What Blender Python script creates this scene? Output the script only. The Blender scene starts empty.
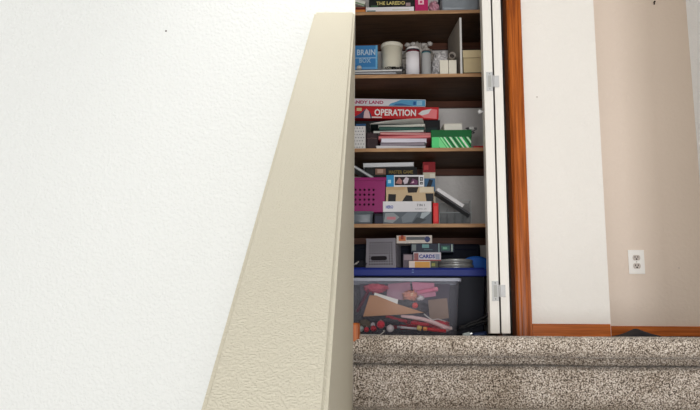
import bpy, bmesh, math, random
from mathutils import Vector, Matrix, noise

random.seed(7)
S = bpy.context.scene
COL = S.collection

# ------------------------------------------------------------------ camera
F = 740.0
YAW, PITCH, ROLL = 0.060, math.atan(132 / 740.0), 0.007
cy, sy = math.cos(YAW), math.sin(YAW)
f0, r0, u0 = Vector((-sy, cy, 0)), Vector((cy, sy, 0)), Vector((0, 0, 1))
fw = math.cos(PITCH) * f0 + math.sin(PITCH) * u0
up = -math.sin(PITCH) * f0 + math.cos(PITCH) * u0
RT = math.cos(ROLL) * r0 + math.sin(ROLL) * up
UP = -math.sin(ROLL) * r0 + math.cos(ROLL) * up
cd = bpy.data.cameras.new('camera')
cam = bpy.data.objects.new('camera', cd)
COL.objects.link(cam)
cd.sensor_width = 36
cd.lens = 36 * F / 700
cd.clip_start = 0.02
m = Matrix.Identity(4)
for i in range(3):
    m[i][0], m[i][1], m[i][2] = RT[i], UP[i], -fw[i]
cam.matrix_world = m
S.camera = cam

# ------------------------------------------------------------------ light
S.view_settings.view_transform = 'Standard'
S.view_settings.look = 'None'
S.view_settings.gamma = 1
S.view_settings.exposure = 0.0
w = bpy.data.worlds.new('world')
S.world = w
w.use_nodes = True
w.node_tree.nodes['Background'].inputs[0].default_value = (1.0, 0.955, 0.88, 1)
w.node_tree.nodes['Background'].inputs[1].default_value = 0.60


def area(name, loc, target, size, size_y, power, col):
    l = bpy.data.lights.new(name, 'AREA')
    l.shape = 'RECTANGLE'
    l.size, l.size_y, l.energy, l.color = size, size_y, power, col
    o = bpy.data.objects.new(name, l)
    o.location = loc
    o.rotation_euler = (Vector(target) - Vector(loc)).to_track_quat('-Z', 'Y').to_euler()
    COL.objects.link(o)
    return o


area('entry_window_light', (0.35, -3.4, -0.2), (0.1, 3.0, 0.2), 1.1, 1.0, 122, (0.97, 0.985, 1.0))
area('left_fill_light', (-1.2, -4.4, -0.2), (0.3, 3.0, 0.2), 1.1, 1.0, 62, (0.97, 0.985, 1.0))  # unseen fill lamp added to lift the far wall and low areas
area('entry_door_light', (0.30, -2.3, -1.75), (0.1, 3.0, 0.2), 1.1, 1.6, 15, (0.97, 0.985, 1.0))
sl = bpy.data.lights.new('slope_fill_spot', 'SPOT')  # unseen spot added to brighten the upper part of the sloping wall top
sl.energy, sl.color, sl.spot_size, sl.spot_blend, sl.shadow_soft_size = 52, (1, 0.97, 0.92), math.radians(64), 1.0, 0.06
so = bpy.data.objects.new('slope_fill_spot', sl)
so.location = (-0.25, 1.55, 2.28)
so.rotation_euler = (Vector((-0.16, 1.80, 0.72)) - Vector(so.location)).to_track_quat('-Z', 'Y').to_euler()
COL.objects.link(so)


# ------------------------------------------------------------------ helpers
def B(px, py, Y):
    """world point on the plane y = Y along the ray of a pixel"""
    d = fw + RT * ((px - 350) / F) + UP * ((205 - py) / F)
    return d * (Y / d.y)


def fit(x0, y0, x1, y1, Y, zb=None):
    a, b, t, u = B(x0, (y0 + y1) / 2, Y), B(x1, (y0 + y1) / 2, Y), B((x0 + x1) / 2, y0, Y), B((x0 + x1) / 2, y1, Y)
    z0 = u.z if zb is None else zb
    return (a.x + b.x) / 2, z0, b.x - a.x, max(t.z - z0, 0.004)


def lin(c):
    return tuple((v / 255 / 12.92) if v / 255 <= 0.04045 else ((v / 255 + 0.055) / 1.055) ** 2.4 for v in c)


MATS = {}


def mat(rgb, rough=0.5, var=0.08, scale=40.0, bump=0.0, metal=0.0, alpha=1.0, stretch=None, coat=0.0):
    key = (rgb, rough, var, scale, bump, metal, alpha, stretch, coat)
    if key in MATS:
        return MATS[key]
    mt = bpy.data.materials.new('paint_%d_%d_%d' % rgb)
    mt.use_nodes = True
    nt = mt.node_tree
    p = nt.nodes['Principled BSDF']
    tc = nt.nodes.new('ShaderNodeTexCoord')
    mp = nt.nodes.new('ShaderNodeMapping')
    if stretch:
        mp.inputs['Scale'].default_value = stretch
    nz = nt.nodes.new('ShaderNodeTexNoise')
    nz.inputs['Scale'].default_value = scale
    nz.inputs['Detail'].default_value = 4
    nt.links.new(tc.outputs['Object'], mp.inputs['Vector'])
    nt.links.new(mp.outputs['Vector'], nz.inputs['Vector'])
    mx = nt.nodes.new('ShaderNodeMix')
    mx.data_type = 'RGBA'
    c = lin(rgb)
    mx.inputs[6].default_value = tuple(v * (1 - var) for v in c) + (1,)
    mx.inputs[7].default_value = tuple(min(1, v * (1 + var)) for v in c) + (1,)
    nt.links.new(nz.outputs['Fac'], mx.inputs[0])
    nt.links.new(mx.outputs[2], p.inputs['Base Color'])
    p.inputs['Roughness'].default_value = rough
    p.inputs['Metallic'].default_value = metal
    p.inputs['Specular IOR Level'].default_value = 0.22
    p.inputs['Coat Weight'].default_value = coat
    if bump:
        bp = nt.nodes.new('ShaderNodeBump')
        bp.inputs['Strength'].default_value = 1.0
        bp.inputs['Distance'].default_value = bump
        nt.links.new(nz.outputs['Fac'], bp.inputs['Height'])
        nt.links.new(bp.outputs['Normal'], p.inputs['Normal'])
    if alpha < 1:
        tr = nt.nodes.new('ShaderNodeBsdfTransparent')
        ms = nt.nodes.new('ShaderNodeMixShader')
        ms.inputs[0].default_value = alpha
        nt.links.new(tr.outputs[0], ms.inputs[1])
        nt.links.new(p.outputs[0], ms.inputs[2])
        nt.links.new(ms.outputs[0], nt.nodes['Material Output'].inputs[0])
    MATS[key] = mt
    return mt


def wall_mat(name, rgb, scale=70, dist=0.0012, rough=0.55, blotch=0.03):
    """rolled / orange-peel wall paint"""
    mt = bpy.data.materials.new(name)
    mt.use_nodes = True
    nt = mt.node_tree
    p = nt.nodes['Principled BSDF']
    tc = nt.nodes.new('ShaderNodeTexCoord')
    nz = nt.nodes.new('ShaderNodeTexNoise')
    nz.inputs['Scale'].default_value = scale
    nz.inputs['Detail'].default_value = 2.5
    n2 = nt.nodes.new('ShaderNodeTexNoise')
    n2.inputs['Scale'].default_value = 2.5
    rp = nt.nodes.new('ShaderNodeMapRange')
    rp.inputs[1].default_value, rp.inputs[2].default_value = 0.42, 0.62
    for n in (nz, n2):
        nt.links.new(tc.outputs['Object'], n.inputs['Vector'])
    nt.links.new(nz.outputs['Fac'], rp.inputs[0])
    mx = nt.nodes.new('ShaderNodeMix')
    mx.data_type = 'RGBA'
    c = lin(rgb)
    mx.inputs[6].default_value = tuple(v * (1 - blotch) for v in c) + (1,)
    mx.inputs[7].default_value = tuple(min(1, v * (1 + blotch)) for v in c) + (1,)
    nt.links.new(n2.outputs['Fac'], mx.inputs[0])
    nt.links.new(mx.outputs[2], p.inputs['Base Color'])
    bp = nt.nodes.new('ShaderNodeBump')
    bp.inputs['Distance'].default_value = dist
    nt.links.new(rp.outputs[0], bp.inputs['Height'])
    nt.links.new(bp.outputs['Normal'], p.inputs['Normal'])
    p.inputs['Roughness'].default_value = rough
    return mt


def wood_mat(name, dark, light, rough=0.35, scale=(60, 60, 3), rings=6.0):
    mt = bpy.data.materials.new(name)
    mt.use_nodes = True
    nt = mt.node_tree
    p = nt.nodes['Principled BSDF']
    tc = nt.nodes.new('ShaderNodeTexCoord')
    mp = nt.nodes.new('ShaderNodeMapping')
    mp.inputs['Scale'].default_value = scale
    nz = nt.nodes.new('ShaderNodeTexNoise')
    nz.inputs['Scale'].default_value = 1.0
    nz.inputs['Detail'].default_value = 6
    nz.inputs['Distortion'].default_value = 0.6
    cr = nt.nodes.new('ShaderNodeValToRGB')
    cr.color_ramp.elements[0].position, cr.color_ramp.elements[1].position = 0.34, 0.66
    cr.color_ramp.elements[0].color = lin(dark) + (1,)
    cr.color_ramp.elements[1].color = lin(light) + (1,)
    nt.links.new(tc.outputs['Object'], mp.inputs['Vector'])
    nt.links.new(mp.outputs['Vector'], nz.inputs['Vector'])
    nt.links.new(nz.outputs['Fac'], cr.inputs[0])
    nt.links.new(cr.outputs[0], p.inputs['Base Color'])
    p.inputs['Roughness'].default_value = rough
    p.inputs['Specular IOR Level'].default_value = 0.2
    return mt


def carpet_mat():
    mt = bpy.data.materials.new('speckled_carpet')
    mt.use_nodes = True
    nt = mt.node_tree
    p = nt.nodes['Principled BSDF']
    tc = nt.nodes.new('ShaderNodeTexCoord')
    nz = nt.nodes.new('ShaderNodeTexNoise')
    nz.inputs['Scale'].default_value = 260
    nz.inputs['Detail'].default_value = 2
    n2 = nt.nodes.new('ShaderNodeTexNoise')
    n2.inputs['Scale'].default_value = 9
    n2.inputs['Detail'].default_value = 3
    cr = nt.nodes.new('ShaderNodeValToRGB')
    e = cr.color_ramp.elements
    e[0].position, e[0].color = 0.36, lin((70, 58, 50)) + (1,)
    e[1].position, e[1].color = 0.62, lin((226, 217, 207)) + (1,)
    k = e.new(0.46)
    k.color = lin((146, 132, 118)) + (1,)
    k = e.new(0.54)
    k.color = lin((184, 171, 157)) + (1,)
    mx = nt.nodes.new('ShaderNodeMix')
    mx.data_type = 'RGBA'
    mx.blend_type = 'MULTIPLY'
    mx.inputs[0].default_value = 1
    c2 = nt.nodes.new('ShaderNodeValToRGB')
    c2.color_ramp.elements[0].position, c2.color_ramp.elements[1].position = 0.35, 0.6
    c2.color_ramp.elements[0].color = (0.76, 0.73, 0.69, 1)
    c2.color_ramp.elements[1].color = (1, 1, 1, 1)
    for n in (nz, n2):
        nt.links.new(tc.outputs['Object'], n.inputs['Vector'])
    nt.links.new(nz.outputs['Fac'], cr.inputs[0])
    nt.links.new(n2.outputs['Fac'], c2.inputs[0])
    nt.links.new(cr.outputs[0], mx.inputs[6])
    nt.links.new(c2.outputs[0], mx.inputs[7])
    nt.links.new(mx.outputs[2], p.inputs['Base Color'])
    p.inputs['Roughness'].default_value = 0.95
    p.inputs['Sheen Weight'].default_value = 0.2
    return mt


class MB:
    """collects shapes into ONE mesh"""

    def __init__(s):
        s.bm = bmesh.new()
        s.mats = []

    def mi(s, mt):
        if mt is None:
            return 0
        if mt not in s.mats:
            s.mats.append(mt)
        return s.mats.index(mt)

    def box(s, x0, x1, y0, y1, z0, z1, mt=None, bev=0.0, tx=0.0, ty=0.0, seg=2):
        """tx, ty: inset of the bottom on every side (taper)"""
        i = s.mi(mt)
        v = []
        for z, a, b in ((z0, tx, ty), (z1, 0, 0)):
            for x, y in ((x0 + a, y0 + b), (x1 - a, y0 + b), (x1 - a, y1 - b), (x0 + a, y1 - b)):
                v.append(s.bm.verts.new((x, y, z)))
        fs = [s.bm.faces.new([v[k] for k in q]) for q in ((3, 2, 1, 0), (4, 5, 6, 7), (0, 1, 5, 4), (1, 2, 6, 5), (2, 3, 7, 6), (3, 0, 4, 7))]
        for f in fs:
            f.material_index = i
        if bev > 0:
            ed = list({e for f in fs for e in f.edges})
            r = bmesh.ops.bevel(s.bm, geom=ed, offset=bev, segments=seg, affect='EDGES', profile=0.6)
            for f in r['faces']:
                f.material_index = i
        return s

    def prism(s, pts, y0, y1, mt=None):
        """outline in x,z given thickness along y"""
        i = s.mi(mt)
        a = [s.bm.verts.new((p[0], y0, p[1])) for p in pts]
        b = [s.bm.verts.new((p[0], y1, p[1])) for p in pts]
        n = len(pts)
        fs = [s.bm.faces.new(a), s.bm.faces.new(b[::-1])]
        for k in range(n):
            fs.append(s.bm.faces.new([a[k], b[k], b[(k + 1) % n], a[(k + 1) % n]][::-1]))
        for f in fs:
            f.material_index = i
        bmesh.ops.recalc_face_normals(s.bm, faces=fs)
        return s

    def lathe(s, prof, n=28, mt=None, axis='z', c=(0, 0, 0), cap=True):
        i = s.mi(mt)
        rings = []
        for r, z in prof:
            ring = []
            for k in range(n):
                a = 2 * math.pi * k / n
                p = (r * math.cos(a), r * math.sin(a), z)
                if axis == 'y':
                    p = (p[0], p[2], p[1])
                elif axis == 'x':
                    p = (p[2], p[0], p[1])
                ring.append(s.bm.verts.new(Vector(p) + Vector(c)))
            rings.append(ring)
        fs = []
        for a, b in zip(rings, rings[1:]):
            for k in range(n):
                fs.append(s.bm.faces.new([a[k], a[(k + 1) % n], b[(k + 1) % n], b[k]]))
        if cap:
            fs.append(s.bm.faces.new(rings[0][::-1]))
            fs.append(s.bm.faces.new(rings[-1]))
        for f in fs:
            f.material_index = i
            f.smooth = True
        bmesh.ops.recalc_face_normals(s.bm, faces=fs)
        return s

    def tube(s, pts, r, n=8, mt=None):
        i = s.mi(mt)
        pts = [Vector(p) for p in pts]
        rings = []
        for k, p in enumerate(pts):
            t = (pts[min(k + 1, len(pts) - 1)] - pts[max(k - 1, 0)]).normalized()
            q = t.to_track_quat('Z', 'Y')
            rr = r[k] if isinstance(r, (list, tuple)) else r
            rings.append([s.bm.verts.new(p + q @ Vector((rr * math.cos(2 * math.pi * j / n), rr * math.sin(2 * math.pi * j / n), 0))) for j in range(n)])
        fs = []
        for a, b in zip(rings, rings[1:]):
            off = min(range(n), key=lambda o: (a[0].co - b[o].co).length)
            for k in range(n):
                fs.append(s.bm.faces.new([a[k], a[(k + 1) % n], b[(k + 1 + off) % n], b[(k + off) % n]]))
        fs.append(s.bm.faces.new(rings[0][::-1]))
        fs.append(s.bm.faces.new(rings[-1]))
        for f in fs:
            f.material_index = i
            f.smooth = True
        bmesh.ops.recalc_face_normals(s.bm, faces=fs)
        return s

    def blob(s, c, rad, sub=4, amp=0.2, freq=30, mt=None, seed=0, flat=None):
        i = s.mi(mt)
        r = bmesh.ops.create_icosphere(s.bm, subdivisions=sub, radius=1.0)
        for v in r['verts']:
            d = v.co.normalized()
            k = 1 + amp * (noise.noise(d * freq * 0.1 + Vector((seed, 3, 1))) + 0.6 * noise.noise(d * freq * 0.25 + Vector((seed, 9, 4))) + 0.4 * abs(noise.noise(d * freq * 0.5 + Vector((seed, 1, 7)))))
            q = Vector((d.x * rad[0], d.y * rad[1], d.z * rad[2])) * k + Vector(c)
            if flat is not None and q.z < flat:
                q.z = flat
            v.co = q
        for v in r['verts']:
            for f in v.link_faces:
                f.material_index = i
                f.smooth = True
        return s

    def build(s, name, mt=None, parent=None, loc=None, label=None, smooth=False):
        me = bpy.data.meshes.new(name)
        s.bm.normal_update()
        s.bm.to_mesh(me)
        s.bm.free()
        for q in (s.mats or [mt]):
            me.materials.append(q)
        if smooth:
            for p in me.polygons:
                p.use_smooth = True
        o = bpy.data.objects.new(name, me)
        COL.objects.link(o)
        if parent:
            o.parent = parent
        if loc is not None:
            o.location = loc
        if label:
            o['label'] = label
        return o


def tag(o, label, cat, group=None, kind=None):
    o['label'] = label
    o['category'] = cat
    if group:
        o['group'] = group
    if kind:
        o['kind'] = kind
    return o


def thing(name, label, cat, loc, rot=(0, 0, 0), group=None):
    o = bpy.data.objects.new(name, None)
    o.empty_display_size = 0.02
    COL.objects.link(o)
    o.location = loc
    o.rotation_euler = rot
    return tag(o, label, cat, group)


def struct(name, mb, mt=None, parent=None, loc=None):
    o = mb.build(name, mt, parent, loc)
    if parent is None:
        o['kind'] = 'structure'
    return o


def solid(o, t, off=0):
    md = o.modifiers.new('solidify', 'SOLIDIFY')
    md.thickness = t
    md.offset = off
    return o


def lettering(txt, x0, z0, x1, z1, y, rgb, parent, name='lettering', shear=0.0, bold=0.0):
    """flat lettering printed on a front (-y) face, stretched to fill the given rectangle"""
    cu = bpy.data.curves.new(name, 'FONT')
    cu.body = txt
    cu.size = 1
    cu.shear = shear
    cu.offset = bold
    cu.resolution_u = 2
    t = bpy.data.objects.new('tmp', cu)
    COL.objects.link(t)
    dg = bpy.context.evaluated_depsgraph_get()
    dg.update()
    me = bpy.data.meshes.new_from_object(t.evaluated_get(dg))
    bpy.data.objects.remove(t)
    bm = bmesh.new()
    bm.from_mesh(me)
    xs = [v.co.x for v in bm.verts]
    zs = [v.co.y for v in bm.verts]
    ax, bx, az, bz = min(xs), max(xs), min(zs), max(zs)
    for v in bm.verts:
        v.co = Vector((x0 + (v.co.x - ax) / (bx - ax) * (x1 - x0), y, z0 + (v.co.y - az) / (bz - az) * (z1 - z0)))
    bm.to_mesh(me)
    bm.free()
    me.name = name
    me.materials.clear()
    me.materials.append(mat(rgb, 0.5, 0.02))
    o = bpy.data.objects.new(name, me)
    COL.objects.link(o)
    o.parent = parent
    return o


def prints(parent, w, h, rects, y=-0.0005, name='printed_panel', label=None):
    """rects: (u0, v0, u1, v1, rgb) as fractions of a front face w x h, or (polygon, rgb)"""
    mb = MB()
    for k, r in enumerate(rects):
        yy = y - 0.00012 * k
        if len(r) == 2:
            mb.prism([((u - 0.5) * w, v * h) for u, v in r[0]], yy, y + 0.0006, mat(r[1], 0.4, 0.05))
        else:
            mb.box((r[0] - 0.5) * w, (r[2] - 0.5) * w, yy, y + 0.0006, r[1] * h, r[3] * h, mat(r[4], 0.4, 0.05))
    return mb.build(name, None, parent, label=label)


def carton(name, label, cat, x, y, z, w, d, h, rgb, rects=(), texts=(), rot=(0, 0, 0), lid=None, rough=0.4, group=None, two=True):
    """cardboard box with a lift-off lid; origin bottom centre of its front face"""
    t = thing(name, label, cat, (x, y, z), rot, group)
    c = mat(rgb, rough, 0.06, coat=0.0)
    if two:
        MB().box(-w / 2 + .0012, w / 2 - .0012, .0012, d - .0012, 0, h * .6, bev=.0006, seg=1).build('tray', c, t)
        MB().box(-w / 2, w / 2, 0, d, h * .10, h, bev=.0008, seg=2).build('lid', mat(lid, rough, .06, coat=0.0) if lid else c, t)
    else:
        MB().box(-w / 2, w / 2, 0, d, 0, h, bev=.0008, seg=2).build('carton', c, t)
    if rects:
        prints(t, w, h, rects)
    for q in texts:
        s, u0, v0, u1, v1, col = q[:6]
        lettering(s, (u0 - .5) * w, v0 * h, (u1 - .5) * w, v1 * h, -0.0018, col, t, bold=q[6] if len(q) > 6 else 0.0)
    return t


def book(name, label, cat, x, y, z, w, d, h, cover, pages=(225, 222, 215), rot=(0, 0, 0), group=None, soft=False):
    """closed book lying flat, page edges towards the front"""
    t = thing(name, label, cat, (x, y, z), rot, group)
    ct = min(0.0022, h * .18)
    c = mat(cover, .5, .06)
    MB().box(-w / 2, w / 2, 0, d, 0, ct, bev=.0004, seg=1).box(-w / 2, w / 2, 0, d, h - ct, h, bev=.0004, seg=1).box(-w / 2, w / 2, d - ct, d, ct * .6, h - ct * .6).build('cover', c, t)
    MB().box(-w / 2 + .002, w / 2 - .002, .002, d - ct, ct, h - ct).build('page_block', mat(pages, .8, .10, 4, 0, stretch=(1, 1, 300)), t)
    return t


def perforated(nx, nz, f, hole=0.6, skip=None):
    """wall of cells with round openings; f(u, v) -> point"""
    bm = bmesh.new()

    def P(u, v):
        return bm.verts.new(f(u, v))
    for i in range(nx):
        for j in range(nz):
            ou = [(0, 0), (.5, 0), (1, 0), (1, .5), (1, 1), (.5, 1), (0, 1), (0, .5)]
            outer = [P((i + a) / nx, (j + b) / nz) for a, b in ou]
            if skip and skip(i, j):
                bm.faces.new(outer)
                continue
            inner = []
            for a, b in ou:
                da, db = a - .5, b - .5
                L = math.hypot(da, db)
                inner.append(P((i + .5 + da / L * hole / 2) / nx, (j + .5 + db / L * hole / 2) / nz))
            for k in range(8):
                bm.faces.new([outer[k], outer[(k + 1) % 8], inner[(k + 1) % 8], inner[k]])
    return bm


# ------------------------------------------------------------------ main distances (metres from the camera)
YN = 2.02      # front of the landing edge
YC = 2.96      # wall with the closet opening
YS = 3.03      # front edge of the shelves
YB = 3.37      # back of the closet
YF = 3.55      # far wall
ZF = 0.004     # landing floor
CEIL = 2.30

white = wall_mat('white_wall_paint', (246, 242, 236), 110, 0.0005)
left_paint = wall_mat('left_wall_paint', (226, 228, 227), 120, 0.0009, blotch=.01)
cream = wall_mat('cream_wall_paint', (200, 194, 176), 330, 0.0005)
far_paint = wall_mat('far_wall_paint', (232, 216, 202), 60, 0.0006)
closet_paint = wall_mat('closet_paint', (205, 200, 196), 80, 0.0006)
orange_wood = wood_mat('orange_oak', (134, 64, 18), (196, 106, 40), 0.3, (110, 110, 4))
orange_wood_h = wood_mat('orange_oak_horizontal', (158, 80, 26), (204, 112, 46), 0.3, (4, 110, 110))
shelf_edge = wood_mat('shelf_particle_board', (150, 112, 80), (186, 146, 108), 0.55, (8, 60, 60))
shelf_shade_wood = wood_mat('shelf_board_shaded', (66, 46, 32), (86, 62, 44), 0.6, (8, 60, 60))  # board colour darkened to stand in for the shade under the shelves
cleat_wood = wood_mat('cleat_wood', (70, 40, 28), (90, 52, 36), 0.5, (4, 80, 80))

# ------------------------------------------------------------------ structure: carpeted landing and stairs
prof = [(YF, ZF), (YN + .06, ZF)]
R = 0.027


def nose(y, z):
    c = (y + R, z - R)
    pts = []
    for k in range(13):
        a = math.radians(90 + 200 * k / 12)
        pts.append((c[0] + R * math.cos(a) * (1.0), c[1] + R * math.sin(a)))
    pts.append((y + .100, z - .052))
    pts.append((y + .112, z - .062))
    pts.append((y + .104, z - .077))
    pts.append((y + .062, z - .079))
    pts.append((y + .050, z - .088))
    return pts


RISE, RUN = 0.190, 0.262
y, z = YN, ZF
full = [(YF + .01, z)]
for st in range(5):
    full += nose(y, z)
    full.append((y + .052, z - RISE + .006))
    full.append((y + .046, z - RISE))
    z -= RISE
    y -= RUN
full.append((y + .03, z))
# resample
path = []
for a, b in zip(full, full[1:]):
    L = math.hypot(b[0] - a[0], b[1] - a[1])
    n = max(1, int(L / .0045)) if a[0] < 2.4 or b[0] < 2.4 else max(1, int(L / .01))
    if a[0] < 1.7:
        n = max(1, int(L / .012))
    for k in range(n):
        path.append((a[0] + (b[0] - a[0]) * k / n, a[1] + (b[1] - a[1]) * k / n))
path.append(full[-1])
bm = bmesh.new()
XL, XR = -0.30, 1.45
NX = 330
rows = []
for (py_, pz_) in path:
    row = []
    near = 1 if py_ < 2.3 else 0
    for k in range(NX + 1):
        x = XL + (XR - XL) * k / NX
        sag = 0.003 * noise.noise(Vector((x * 5, py_ * 5, pz_ * 5)))
        row.append(bm.verts.new((x + random.uniform(-.001, .001), py_ + random.uniform(-.0024, .0024) + sag, pz_ + random.uniform(-.0022, .0022) * near + sag * .6)))
    rows.append(row)
for a, b in zip(rows, rows[1:]):
    for k in range(NX):
        bm.faces.new([a[k], a[k + 1], b[k + 1], b[k]][::-1])
mb = MB()
mb.bm.free()
mb.bm = bm
floor = struct('floor', mb, carpet_mat())
for p in floor.data.polygons:
    p.use_smooth = True

# pony wall beside the stairs with a sloping top
pt = B(355, 12, YN)
pb = B(327.5, 410, 0.70)
dirv = Vector((pt.x - pb.x, pt.y - pb.y, 0)).normalized()
nrm = Vector((-dirv.y, dirv.x, 0))
WID = 0.118
slope = (pt.z - pb.z) / (Vector((pt.x - pb.x, pt.y - pb.y)).length)


def pony_pts(s, zz, side):
    q = Vector((pt.x, pt.y, 0)) + dirv * s + nrm * (WID * side)
    return (q.x, q.y, zz)


bm = bmesh.new()
s0 = -2.6
prof2 = [(0, pt.z), (s0, pt.z + slope * s0), (s0, -3.2), (0, -3.2)]
a = [bm.verts.new(pony_pts(s, z_, 0)) for s, z_ in prof2]
b = [bm.verts.new(pony_pts(s, z_, 1)) for s, z_ in prof2]
bm.faces.new(a)
bm.faces.new(b[::-1])
for k in range(4):
    bm.faces.new([a[k], b[k], b[(k + 1) % 4], a[(k + 1) % 4]])
bmesh.ops.recalc_face_normals(bm, faces=bm.faces)
bmesh.ops.bevel(bm, geom=[e for e in bm.edges if abs((e.verts[0].co - e.verts[1].co).normalized().dot(Vector((0, 0, 1)))) < .9 and max(v.co.z for v in e.verts) > .5], offset=.006, segments=3, affect='EDGES')
mb = MB(); mb.bm.free(); mb.bm = bm
struct('wall_stair', mb, cream)

# full-height wall behind the sloping top and the bright wall left of it
q0 = Vector((pt.x, pt.y, 0))
q1 = q0 + nrm * WID
bm = bmesh.new()
back = dirv * 0.045
for (A, Bv, mname) in ((q0, q1, 'wall_post'),):
    vs = []
    for zz in (-0.25, CEIL):
        for p in (q1, q0, q0 + back, q1 + back):
            vs.append(bm.verts.new((p.x, p.y + .001, zz)))
    for q in ((0, 1, 2, 3), (4, 5, 6, 7), (0, 1, 5, 4), (1, 2, 6, 5), (2, 3, 7, 6), (3, 0, 4, 7)):
        bm.faces.new([vs[k] for k in q])
bmesh.ops.recalc_face_normals(bm, faces=bm.faces)
mb = MB(); mb.bm.free(); mb.bm = bm
struct('wall_post', mb, wall_mat('post_paint', (238, 236, 226), 85, .001))
yl = q1.y + 0.012
struct('wall_left', MB().box(-2.6, q1.x + .002, yl, yl + .1, -3.2, CEIL), left_paint)

# right stair wall
YR = 2.62
xr = B(700, 190, YR).x
struct('wall_right', MB().box(xr, xr + .12, -1.2, YR, -3.2, CEIL, bev=.004), wall_mat('right_wall_paint', (242, 242, 242), 120, .0018))

# wall with closet opening
XO1 = B(517.5, 330, YC).x - 0.003           # right side of the opening (inside the casing)
XO0 = -0.62
xc = B(607, 200, YC).x
struct('wall_closet', MB().box(XO1 + .019, B(604, 200, YC).x, YC, YF - .001, -.05, CEIL), white)
struct('wall_closet_left', MB().box(-1.6, XO0, YC, YB + .1, -.05, CEIL), white)
struct('wall_header', MB().box(XO0, XO1 + .019, YC, YC + .11, 2.04, CEIL), white)
struct('wall_far', MB().box(XO0, 2.6, YF, YF + .1, -.3, CEIL), far_paint)
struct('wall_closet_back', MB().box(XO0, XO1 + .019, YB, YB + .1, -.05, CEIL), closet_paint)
struct('ceiling', MB().box(-2.6, 2.6, 0.9, YF + .1, CEIL, CEIL + .05), white)

# casing, jamb, baseboards
ca = B(517.5, 330, YC).x
cb = B(532, 330, YC).x
pr = [(0, 0), (0, .010), (.006, .014), (.014, .0145), (.020, .011), (.034, .0135), (.046, .017), (.054, .017), (cb - ca, .010), (cb - ca, 0)]
bm = bmesh.new()
r1 = [bm.verts.new((ca + x_, YC - y_, ZF)) for x_, y_ in pr]
r2 = [bm.verts.new((ca + x_, YC - y_, 2.10)) for x_, y_ in pr]
for k in range(len(pr) - 1):
    bm.faces.new([r1[k], r1[k + 1], r2[k + 1], r2[k]])
bm.faces.new(r1); bm.faces.new(r2)
bmesh.ops.recalc_face_normals(bm, faces=bm.faces)
mb = MB(); mb.bm.free(); mb.bm = bm
struct('trim_1', mb, orange_wood)
struct('trim_2', MB().box(XO1, XO1 + .019, YC - .001, YC + .11, ZF, 2.04, bev=.001), orange_wood)
struct('baseboard_closet', MB().box(cb, B(607, 330, YC).x + .012, YC - .011, YC, ZF - .002, ZF + .052, bev=.003).box(B(607, 330, YC).x - .004, B(607, 330, YC).x + .012, YC, YF - .012, ZF - .002, ZF + .052, bev=.003), orange_wood_h)
struct('baseboard_far', MB().box(xc + .01, 2.4, YF - .011, YF, ZF - .002, ZF + .055, bev=.003), orange_wood_h)
bx = B(354, 330, YN).x
struct('baseboard_post', MB().box(bx - .02, bx + .0145, YN + .004, YN + .06, -.018, .038, bev=.005), orange_wood)


# ------------------------------------------------------------------ shelves
XS = B(495, 200, YS).x
struct('trim_8', MB().box(XS + .0005, XS + .016, YS, YB - .001, ZF - .002, CEIL - .01, bev=.001), cleat_wood)  # side panel added, dark so the gap beside the door reads as shade
def shelf_z(pyl):
    return B(356, pyl, YS).z


SH = {}
for key, ytop, lab in (('A', 12.0, 'tan-edged, shade-darkened shelf board below the flat games and the pink box'),
                       ('B', 75.0, 'tan-edged, shade-darkened shelf board holding the white tub, jars and cream box'),
                       ('C', 148.5, 'tan-edged, shade-darkened shelf board under the red game box, papers and green striped box'),
                       ('D', 223.8, 'tan-edged, shade-darkened shelf board holding the purple basket and small cartons')):
    z = shelf_z(ytop)
    SH[key] = z
    o = MB().box(XO0 + .002, XS, YS, YB - .001, z - .016, z, bev=.0015).build('closet_shelf', shelf_shade_wood)
    MB().box(XO0 + .003, XS - .001, YS - .0015, YS + .001, z - .0155, z - .0003, bev=.0006).build('edge_band', shelf_edge, o, label='pale tan front edge')
    tag(o, lab, 'shelf', 'closet shelf boards')
    struct('trim_%d' % (3 + 'ABCD'.index(key)), MB().box(XO0 + .002, XS, YB - .018, YB - .0005, z - .048, z - .0165, bev=.001), cleat_wood)
zA, zB, zC, zD = SH['A'], SH['B'], SH['C'], SH['D']
z = zA + .33
o = MB().box(XO0 + .002, XS, YS, YB - .001, z - .016, z, bev=.0015).build('closet_shelf', shelf_shade_wood)
tag(o, 'tan-edged, shade-darkened shelf board topmost in the closet, empty', 'shelf', 'closet shelf boards')

# ------------------------------------------------------------------ bifold door
door_paint = mat((247, 243, 236), .4, .01, 12)
door = bpy.data.objects.new('door_1', None)
COL.objects.link(door)
door['kind'] = 'structure'
YD0, YD1 = 2.66, 2.95
DZ0, DZ1 = ZF + .012, 2.02


def leaf(pxl_front, pxr_front, pxl_back, name='door_leaf'):
    a = B(pxl_front, 335, YD0).x
    b_ = B(pxr_front, 335, YD0).x
    c = B(pxl_back, 335, YD1).x
    bm = bmesh.new()
    vs = []
    for zz in (DZ0, DZ1):
        for p in ((a, YD0), (b_, YD0), (c + (b_ - a), YD1), (c, YD1)):
            vs.append(bm.verts.new((p[0], p[1], zz)))
    for q in ((3, 2, 1, 0), (4, 5, 6, 7), (0, 1, 5, 4), (1, 2, 6, 5), (2, 3, 7, 6), (3, 0, 4, 7)):
        bm.faces.new([vs[k] for k in q])
    bmesh.ops.bevel(bm, geom=list(bm.edges), offset=.0012, segments=2, affect='EDGES')
    mb = MB(); mb.bm.free(); mb.bm = bm
    return mb.build(name, door_paint, door), a, b_, c


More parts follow.
